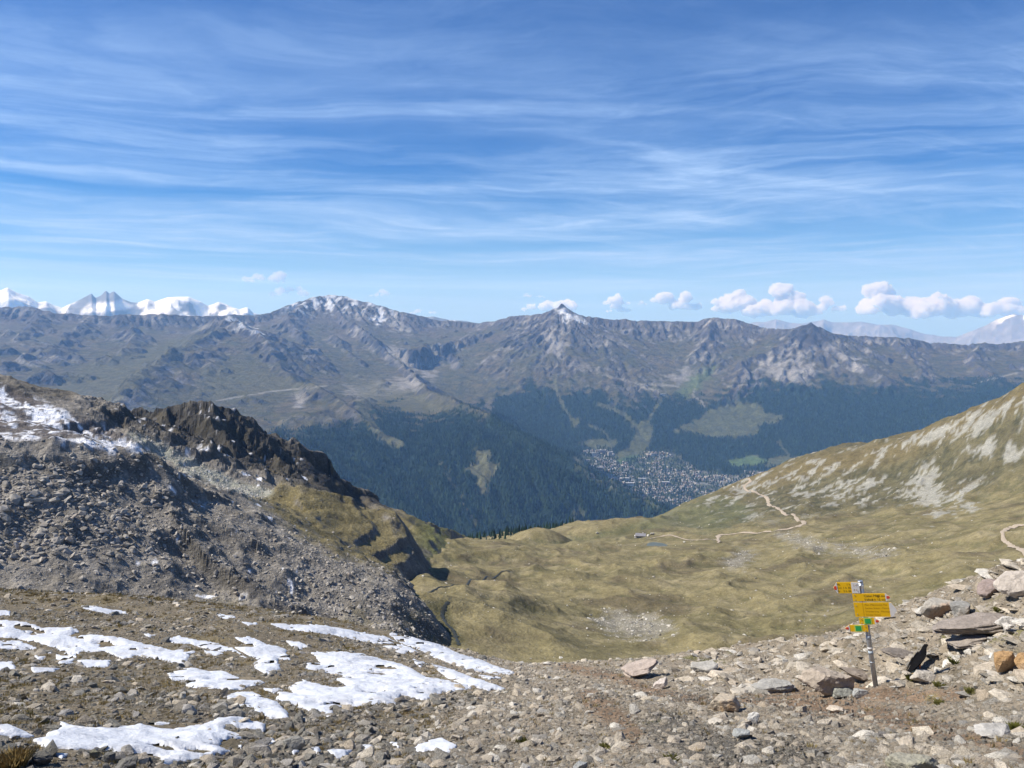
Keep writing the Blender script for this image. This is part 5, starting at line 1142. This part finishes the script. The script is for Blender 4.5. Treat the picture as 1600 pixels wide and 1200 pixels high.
def bird():
    blk = material('black_plumage', (.006, .006, .007), rough=.8, var=.3, scales=(25, 90), bump=((60, .004, 'N'),), spec=.04); bill = material('dark_bill', (.05, .042, .02), rough=.4, var=.1, scales=(20,)); leg = material('orange_leg', (.45, .12, .02), rough=.6, var=.1, scales=(30,)); eye = material('dark_eye', (.005, .005, .005), rough=.1, spec=.6)
    b = hit(z1, 1434, 1050, 3, 60, 3000)
    root = thing('bird', b + Vector((0, 0, .0)), 'black mountain crow perched on a mossy stone right of the signpost', 'bird', rot=(0, 0, R(18)))
    # side view in x-z, facing +x: tail low at the left, breast full, head up at the right
    rings = [(-.235, 0, -.030, .022, .006, .75), (-.205, 0, .000, .030, .008, .75), (-.150, 0, .052, .032, .014, .75), (-.105, 0, .098, .046, .034, .7), (-.06, 0, .140, .068, .062, .62), (-.01, 0, .182, .080, .082, .58), (.035, 0, .225, .080, .088, .5), (.072, 0, .270, .068, .074, .55),
             (.092, 0, .312, .050, .054, .6), (.102, 0, .345, .041, .043, .45), (.112, 0, .372, .038, .040, .1), (.130, 0, .388, .034, .036, -.4), (.150, 0, .392, .024, .025, -1.0), (.162, 0, .390, .012, .013, -1.3)]
    rings = [(x, y, z, w, h, -(math.pi / 2 - .85) + (t * 0)) for x, y, z, w, h, t in rings]
    body = loft('body', rings, blk, root)
    loft('bill', [(.155, 0, .390, .011, .012, -1.5), (.175, 0, .387, .008, .009, -1.4), (.196, 0, .379, .002, .002, -1.3)], bill, root, 10)
    for s in (-1, 1):
        w = [(-.20, s * .030, .012, .004, .010, -.72), (-.14, s * .046, .070, .007, .030, -.72), (-.08, s * .064, .128, .010, .050, -.72), (-.02, s * .078, .185, .012, .060, -.72), (.03, s * .080, .232, .011, .048, -.72), (.058, s * .070, .268, .006, .022, -.72)]
        wg = loft('wing', w, blk, root, 12)
        for j in range(4): loft('flight_feather', [(-.205 + j * .012, s * (.036 + j * .006), .000 + j * .02, .0015, .006, -.72), (-.12 + j * .012, s * (.060 + j * .005), .075 + j * .02, .003, .011, -.72), (-.03, s * .084, .17 + j * .012, .002, .008, -.72)], blk, wg, 8)
        tube('leg', (.0, s * .03, -.035), (.005, s * .034, .13), .0075, .011, leg, root, 8)
        ft = tube('foot', (-.02, s * .03, -.03), (.035, s * .03, -.035), .006, .005, leg, root, 8)
        for a in (-.5, .5): tube('toe', (.005, s * .03, -.032), (.045 * math.cos(a), s * .03 + .045 * math.sin(a), -.036), .005, .003, leg, ft, 6)
        bm = bmesh.new(); bmesh.ops.create_uvsphere(bm, u_segments=10, v_segments=8, radius=.0065, matrix=Matrix.Translation((.136, s * .030, .398))); me = bpy.data.meshes.new('eye'); bm.to_mesh(me); bm.free(); obj('eye', me, eye, root)
bird()
rock(1437, 1058, 26, 13, 'mossy orange stone under the feet of the bird', (.36, .25, .12), 940, tint=((.20, .19, .06), 5, .8), shift=-.05)
print('fore done', round(time.time() - T0, 1))
# ================================================================== the village in the valley
def house_mesh(name, w, d, h, rh, wall, roof, over=.8):
    V = [(-w/2, -d/2, -3), (w/2, -d/2, -3), (w/2, d/2, -3), (-w/2, d/2, -3), (-w/2, -d/2, h), (w/2, -d/2, h), (w/2, d/2, h), (-w/2, d/2, h), (0, -d/2, h + rh - .1), (0, d/2, h + rh - .1)]
    F = [(0, 1, 5, 8, 4), (2, 3, 7, 9, 6), (1, 2, 6, 5), (3, 0, 4, 7)]
    o = len(V); e = over; s = rh / (w / 2)
    V += [(-w/2 - e, -d/2 - e, h - s * e), (0, -d/2 - e, h + rh), (0, d/2 + e, h + rh), (-w/2 - e, d/2 + e, h - s * e), (w/2 + e, -d/2 - e, h - s * e), (w/2 + e, d/2 + e, h - s * e)]
    F += [(o, o + 1, o + 2, o + 3), (o + 1, o + 4, o + 5, o + 2)]
    me = bpy.data.meshes.new(name); me.from_pydata(V, [], F); me.materials.append(wall); me.materials.append(roof)
    for i, p in enumerate(me.polygons): p.material_index = 1 if i >= 4 else 0
    return me
W_PALE = material('pale_render_wall', (.56, .53, .48), var=.1, scales=(.4,)); W_WOOD = material('larch_wall', (.20, .135, .09), var=.15, scales=(.4,)); W_CREAM = material('cream_wall', (.36, .32, .27), var=.1, scales=(.4,))
R_GREY = material('slate_roof', (.24, .225, .22), var=.12, scales=(.4,), rough=.7); R_DARK = material('dark_roof', (.17, .13, .105), var=.12, scales=(.4,)); R_LIGHT = material('light_metal_roof', (.36, .36, .36), var=.1, scales=(.4,), rough=.5)
def village():
    r = np.random.default_rng(77); kinds = [(12, 14, 6.5, 3.4, W_PALE, R_GREY), (11, 13, 6, 3.2, W_WOOD, R_GREY), (13, 16, 8, 3.6, W_CREAM, R_DARK), (12, 12, 7, 3.2, W_PALE, R_LIGHT), (14, 20, 9.5, 3.8, W_WOOD, R_LIGHT), (16, 24, 12, 4, W_PALE, R_DARK)]
    lab = ['small pale walled chalet with grey roof in the valley village', 'small brown timber chalet with grey roof in the valley village', 'cream walled house with dark roof in the valley village', 'pale chalet with light metal roof in the valley village', 'larger timber chalet with light roof in the valley village', 'large pale house with dark roof in the valley village']
    ms = [house_mesh('village_house', *k) for k in kinds]
    n = 60000; x = r.uniform(-100, 3200, n); y = r.uniform(5000, 7300, n); u, v = range_s(RU, x, y), range_s(RV_, x, y)
    den = range_s(RVIL, x, y) * (1 - range_s(ROP, x, y)); hole = fbm(x, y, 210, 3, 701)
    ok = (den > .5) & (r.random(n) < .75 * sstep(-.2, .25, hole)); x, y = x[ok], y[ok]
    # keep apart
    g = {}; keep = []
    for i in range(len(x)):
        k = (int(x[i] // 21), int(y[i] // 27))
        if k in g: continue
        g[k] = 1; keep.append(i)
        if len(keep) >= 1300: break
    x, y = x[keep], y[keep]; z = range_h(x, y); m = len(x); kd = r.choice(6, m, p=[.27, .22, .16, .2, .10, .05]); rot = r.normal(.5, .35, m) + (r.random(m) < .4) * 1.57; sc_ = r.uniform(.55, .95, m)
    app = sc_ * np.array([k[0] * k[2] for k in kinds])[kd] / np.hypot(x, y); o = np.argsort(-app)
    for i in o[:300]:
        q = bpy.data.objects.new('village_house', ms[kd[i]]); col.objects.link(q); q.location = (x[i], y[i], z[i]); q.rotation_euler = (0, 0, rot[i]); q.scale = (sc_[i],) * 3
        q['label'] = lab[kd[i]]; q['category'] = 'house'; q['group'] = ['pale chalets with grey roofs', 'brown timber chalets', 'cream houses with dark roofs', 'pale chalets with light roofs', 'larger timber chalets', 'large pale houses'][kd[i]] + ' of the valley village'
    # the rest of the roofs: one joined object
    V, F, MI, off = [], [], [], 0; mats = [W_PALE, W_WOOD, W_CREAM, R_GREY, R_DARK, R_LIGHT]; me = bpy.data.meshes.new('distant_houses')
    for i in o[300:]:
        s_ = ms[kd[i]]; ca, sa = math.cos(rot[i]), math.sin(rot[i])
        for q in s_.vertices: V.append((x[i] + sc_[i] * (q.co.x * ca - q.co.y * sa), y[i] + sc_[i] * (q.co.x * sa + q.co.y * ca), z[i] + sc_[i] * q.co.z))
        for p in s_.polygons: F.append([off + k for k in p.vertices]); MI.append(mats.index(s_.materials[p.material_index]))
        off += len(s_.vertices)
    me.from_pydata(V, [], F)
    for q in mats: me.materials.append(q)
    me.polygons.foreach_set('material_index', MI); obj('distant_houses', me, None, kind='stuff', label='countless tiny houses filling the valley village', category='village')
    # bigger blocks one can tell apart
    def block(u, v, w, d, h, flr, wall, roof, label):
        c = hit(range_h, u, v, 4200, 9000, 3000); t = thing('apartment_block', c, label, 'building', rot=(0, 0, r.uniform(-.3, .3)))
        bm = bmesh.new(); bmesh.ops.create_cube(bm, size=1, matrix=Matrix.Translation((0, 0, h / 2 - 4)) @ Matrix.Diagonal((w, d, h + 8, 1))); me = bpy.data.meshes.new('wall'); bm.to_mesh(me); bm.free(); obj('wall', me, wall, t)
        bm = bmesh.new(); bmesh.ops.create_cube(bm, size=1, matrix=Matrix.Translation((0, 0, h + .9)) @ Matrix.Diagonal((w + 2.4, d + 2.4, 1.6, 1))); me = bpy.data.meshes.new('roof'); bm.to_mesh(me); bm.free(); obj('roof', me, roof, t)
        gl = W_GLASS
        for f in range(flr):
            bm = bmesh.new(); bmesh.ops.create_cube(bm, size=1, matrix=Matrix.Translation((0, -d / 2 - .05, h * (f + .55) / flr)) @ Matrix.Diagonal((w * .9, .5, h / flr * .45, 1))); me = bpy.data.meshes.new('window_band'); bm.to_mesh(me); bm.free(); obj('window_band', me, gl, t)
    W_GLASS = material('window_glass', (.06, .07, .08), rough=.15, var=.1, scales=(.3,), spec=.5)
    for a in [(928, 712, 42, 16, 22, 5, W_PALE, R_LIGHT, 'pale apartment block at the upper left corner of the village'), (942, 708, 50, 16, 24, 6, W_CREAM, R_LIGHT, 'wide cream apartment block highest in the upper left village cluster'), (953, 711, 34, 18, 24, 6, W_PALE, R_LIGHT, 'pale block beside the green meadow strip in the village'),
              (917, 722, 44, 15, 18, 4, W_CREAM, R_GREY, 'long cream block where the road enters the village'), (936, 734, 46, 20, 16, 4, W_CREAM, R_LIGHT, 'cream block by the valley road below the upper cluster'), (973, 749, 90, 26, 10, 2, W_PALE, R_LIGHT, 'long low hall with light roof at the village bottom edge'),
              (978, 757, 100, 24, 10, 2, W_PALE, R_LIGHT, 'lower of the two long halls at the village bottom edge'), (1003, 750, 60, 30, 12, 3, W_PALE, R_LIGHT, 'bright wide hall right of the two long halls'), (1040, 756, 56, 26, 14, 3, W_CREAM, R_LIGHT, 'cream hall near the middle bottom of the village'),
              (1021, 712, 44, 18, 18, 4, W_PALE, R_GREY, 'pale block at the top of the village under the forest')]: block(*a)
    # lift station on the meadow shoulder above the forest
    block(1036, 618, 60, 24, 14, 2, W_PALE, R_LIGHT, 'pale lift station on the shoulder above the forest'); block(1024, 622, 40, 16, 10, 2, W_CREAM, R_GREY, 'low building left of the lift station above the forest')
village()

# ------------------------------------------------------------------ the hut by the pond
def hut():
    stone = material('hut_stone_wall', (.40, .37, .33), var=.25, scales=(1.5, 5)); roofm = material('hut_slate', (.21, .21, .23), var=.15, scales=(1.2,)); dk = material('hut_opening', (.02, .02, .02), rough=.3); wh = material('hut_white_wall', (.68, .66, .62), var=.08, scales=(1,))
    c = hit(z3, 1001, 840, 560, 1000); t = thing('alpine_hut', c, 'small stone hut with grey roof beside the pond', 'hut', rot=(0, 0, R(-14)))
    def bx(name, x, y, z, w, d, h, m, par=t):
        bm = bmesh.new(); bmesh.ops.create_cube(bm, size=1, matrix=Matrix.Translation((x, y, z)) @ Matrix.Diagonal((w, d, h, 1))); me = bpy.data.meshes.new(name); bm.to_mesh(me); bm.free(); return obj(name, me, m, par)
    bx('wall', 0, 0, .6, 9.5, 5.5, 3.8, stone); bx('annex', -5.4, -.3, .4, 1.6, 4.2, 3.2, wh)
    me = bpy.data.meshes.new('roof'); V = []
    for th in (0, .25): V += [(-5.3, -3.4, 2.2 + th), (5.3, -3.4, 2.2 + th), (5.3, 0, 4.3 + th), (-5.3, 0, 4.3 + th), (5.3, 3.4, 2.2 + th), (-5.3, 3.4, 2.2 + th)]
    me.from_pydata(V, [], [(0, 1, 2, 3), (3, 2, 4, 5), (6, 9, 8, 7), (9, 11, 10, 8), (0, 6, 7, 1), (5, 4, 10, 11), (1, 7, 8, 2), (2, 8, 10, 4), (0, 3, 9, 6), (3, 5, 11, 9)]); rf = obj('roof', me, roofm, t); bx('chimney', 2.2, .4, 4.6, .8, .8, 1.6, wh, rf)
    bx('door', 2.4, -2.76, .3, 1.1, .12, 2.2, dk)
    for x in (-3.2, -1.4, .4): w = bx('window', x, -2.76, .9, 1.0, .1, 1.0, dk); bx('window_sill', x, -2.83, .34, 1.2, .2, .12, wh, w)
    bx('terrace', 0, -4.4, -1.0, 11, 3.2, 1.2, wh)
    for u, v, s, lab in ((1013, 838, 2.6, 'pale boulder nearest the stone hut'), (1020, 836, 3.2, 'larger pale boulder two steps right of the stone hut'), (1069, 848, 2.0, 'pale boulder right of the pond'), (933, 834, 2.4, 'pale boulder on the lip left of the hut')):
        b = hit(z3, u, v, 560, 1000); me = cut_rock('pale_boulder', 990 + u, (s * 1.5, s * 1.2, s * 1.3), sub=2); me.materials.append(M_PALE); o = obj('pale_boulder', me, None, label=lab, category='boulder'); o.location = b + Vector((0, 0, s * .35))
hut()

# ------------------------------------------------------------------ cumulus beyond the ranges
def clouds():
    m = bpy.data.materials.new('cumulus_vapour'); m.use_nodes = True; n = m.node_tree.nodes; n.clear(); o = N(n, 'ShaderNodeOutputMaterial'); p = N(n, 'ShaderNodeVolumePrincipled')
    p.inputs['Color'].default_value = (.93, .93, .95, 1); p.inputs['Density'].default_value = .010; p.inputs['Anisotropy'].default_value = .2; m.node_tree.links.new(p.outputs[0], o.inputs['Volume'])
    thin = bpy.data.materials.new('thin_vapour'); thin.use_nodes = True; n = thin.node_tree.nodes; n.clear(); o = N(n, 'ShaderNodeOutputMaterial'); p = N(n, 'ShaderNodeVolumePrincipled')
    p.inputs['Color'].default_value = (.80, .80, .86, 1); p.inputs['Density'].default_value = .0045; m.node_tree; thin.node_tree.links.new(p.outputs[0], o.inputs['Volume'])
    DC = 35500
    C = [(1142, 468, 56, 34, 2, 'white cumulus at the left end of the bright cloud row'), (1220, 468, 100, 46, 2, 'largest bright cumulus left of the dark pyramid peak'), (1292, 476, 46, 18, 1, 'low ragged grey cloud right of the largest cumulus'), (1388, 468, 88, 42, 2, 'bright cumulus right of the dark pyramid peak'), (1484, 474, 108, 42, 2, 'wide white cumulus near the far blue mountains'),
         (1570, 478, 52, 28, 1, 'grey cumulus touching the snow capped far mountain'), (1036, 463, 30, 22, 1, 'small grey puff highest of the pair left of the cumulus row'), (1072, 471, 40, 24, 1, 'grey puff right of the small high puff'), (962, 468, 38, 14, 1, 'flat grey cloudlet right of the sharp summit'), (966, 481, 34, 12, 1, 'lower flat cloudlet right of the sharp summit'),
         (858, 473, 76, 24, 1, 'grey white cloud bank behind the sharp summit'), (417, 431, 60, 18, 0, 'dark lone cloudlet high above the snowy range'), (453, 453, 50, 16, 0, 'grey cloudlet just left of the rounded rocky summit'), (595, 458, 34, 9, 0, 'tiny grey cloudlet right of the rounded rocky summit'), (1004, 473, 14, 6, 0, 'tiniest grey cloud wisp in the row'), (662, 486, 40, 8, 0, 'thin cloud wisp low over the distant ridge'), (830, 462, 40, 6, 0, 'flat thin wisp above the cloud bank by the summit')]
    for ci, (u, v, w, h, br, lab) in enumerate(C):
        r = random.Random(500 + ci); c = Vector(P(u, v, DC)); k = px_m(u, v, DC); bm = bmesh.new(); W, H_ = w * k * 1.12, h * k * 1.3
        nb = 26 if br == 2 else 16
        for i in range(nb):
            t = r.uniform(-1, 1); env = (1 - abs(t) ** 2.2) * (.75 + .35 * math.sin(t * 5 + ci)); rad = H_ * r.uniform(.16, .34) * (.55 + .6 * env)
            zz = -H_ * .42 + rad * .7 + r.random() * max(H_ * .85 * env - rad, 0); q = Matrix.Translation(c + Vector((t * W * .48, r.uniform(-.35, .35) * W * .6, zz))) @ Matrix.Diagonal((r.uniform(1.0, 1.6), 1.2, r.uniform(.75, 1.0), 1)) @ Matrix.Scale(rad, 4)
            bmesh.ops.create_icosphere(bm, subdivisions=2, radius=1, matrix=q)
        me = bpy.data.meshes.new('cumulus_cloud'); bm.to_mesh(me); bm.free(); ob = obj('cumulus_cloud', me, m if br else thin, label=lab, category='cloud')
        rm = ob.modifiers.new('merge', 'REMESH'); rm.mode = 'VOXEL'; rm.voxel_size = max(H_ / 34, 16); 
        for sc2, st in ((.42, .30), (.15, .16), (.06, .08)):
            tx = bpy.data.textures.new('billow', 'CLOUDS'); tx.noise_scale = H_ * sc2; tx.noise_depth = 3; d = ob.modifiers.new('billow', 'DISPLACE'); d.texture = tx; d.texture_coords = 'GLOBAL'; d.strength = H_ * st; d.mid_level = .5
clouds()
print('all done', round(time.time() - T0, 1))
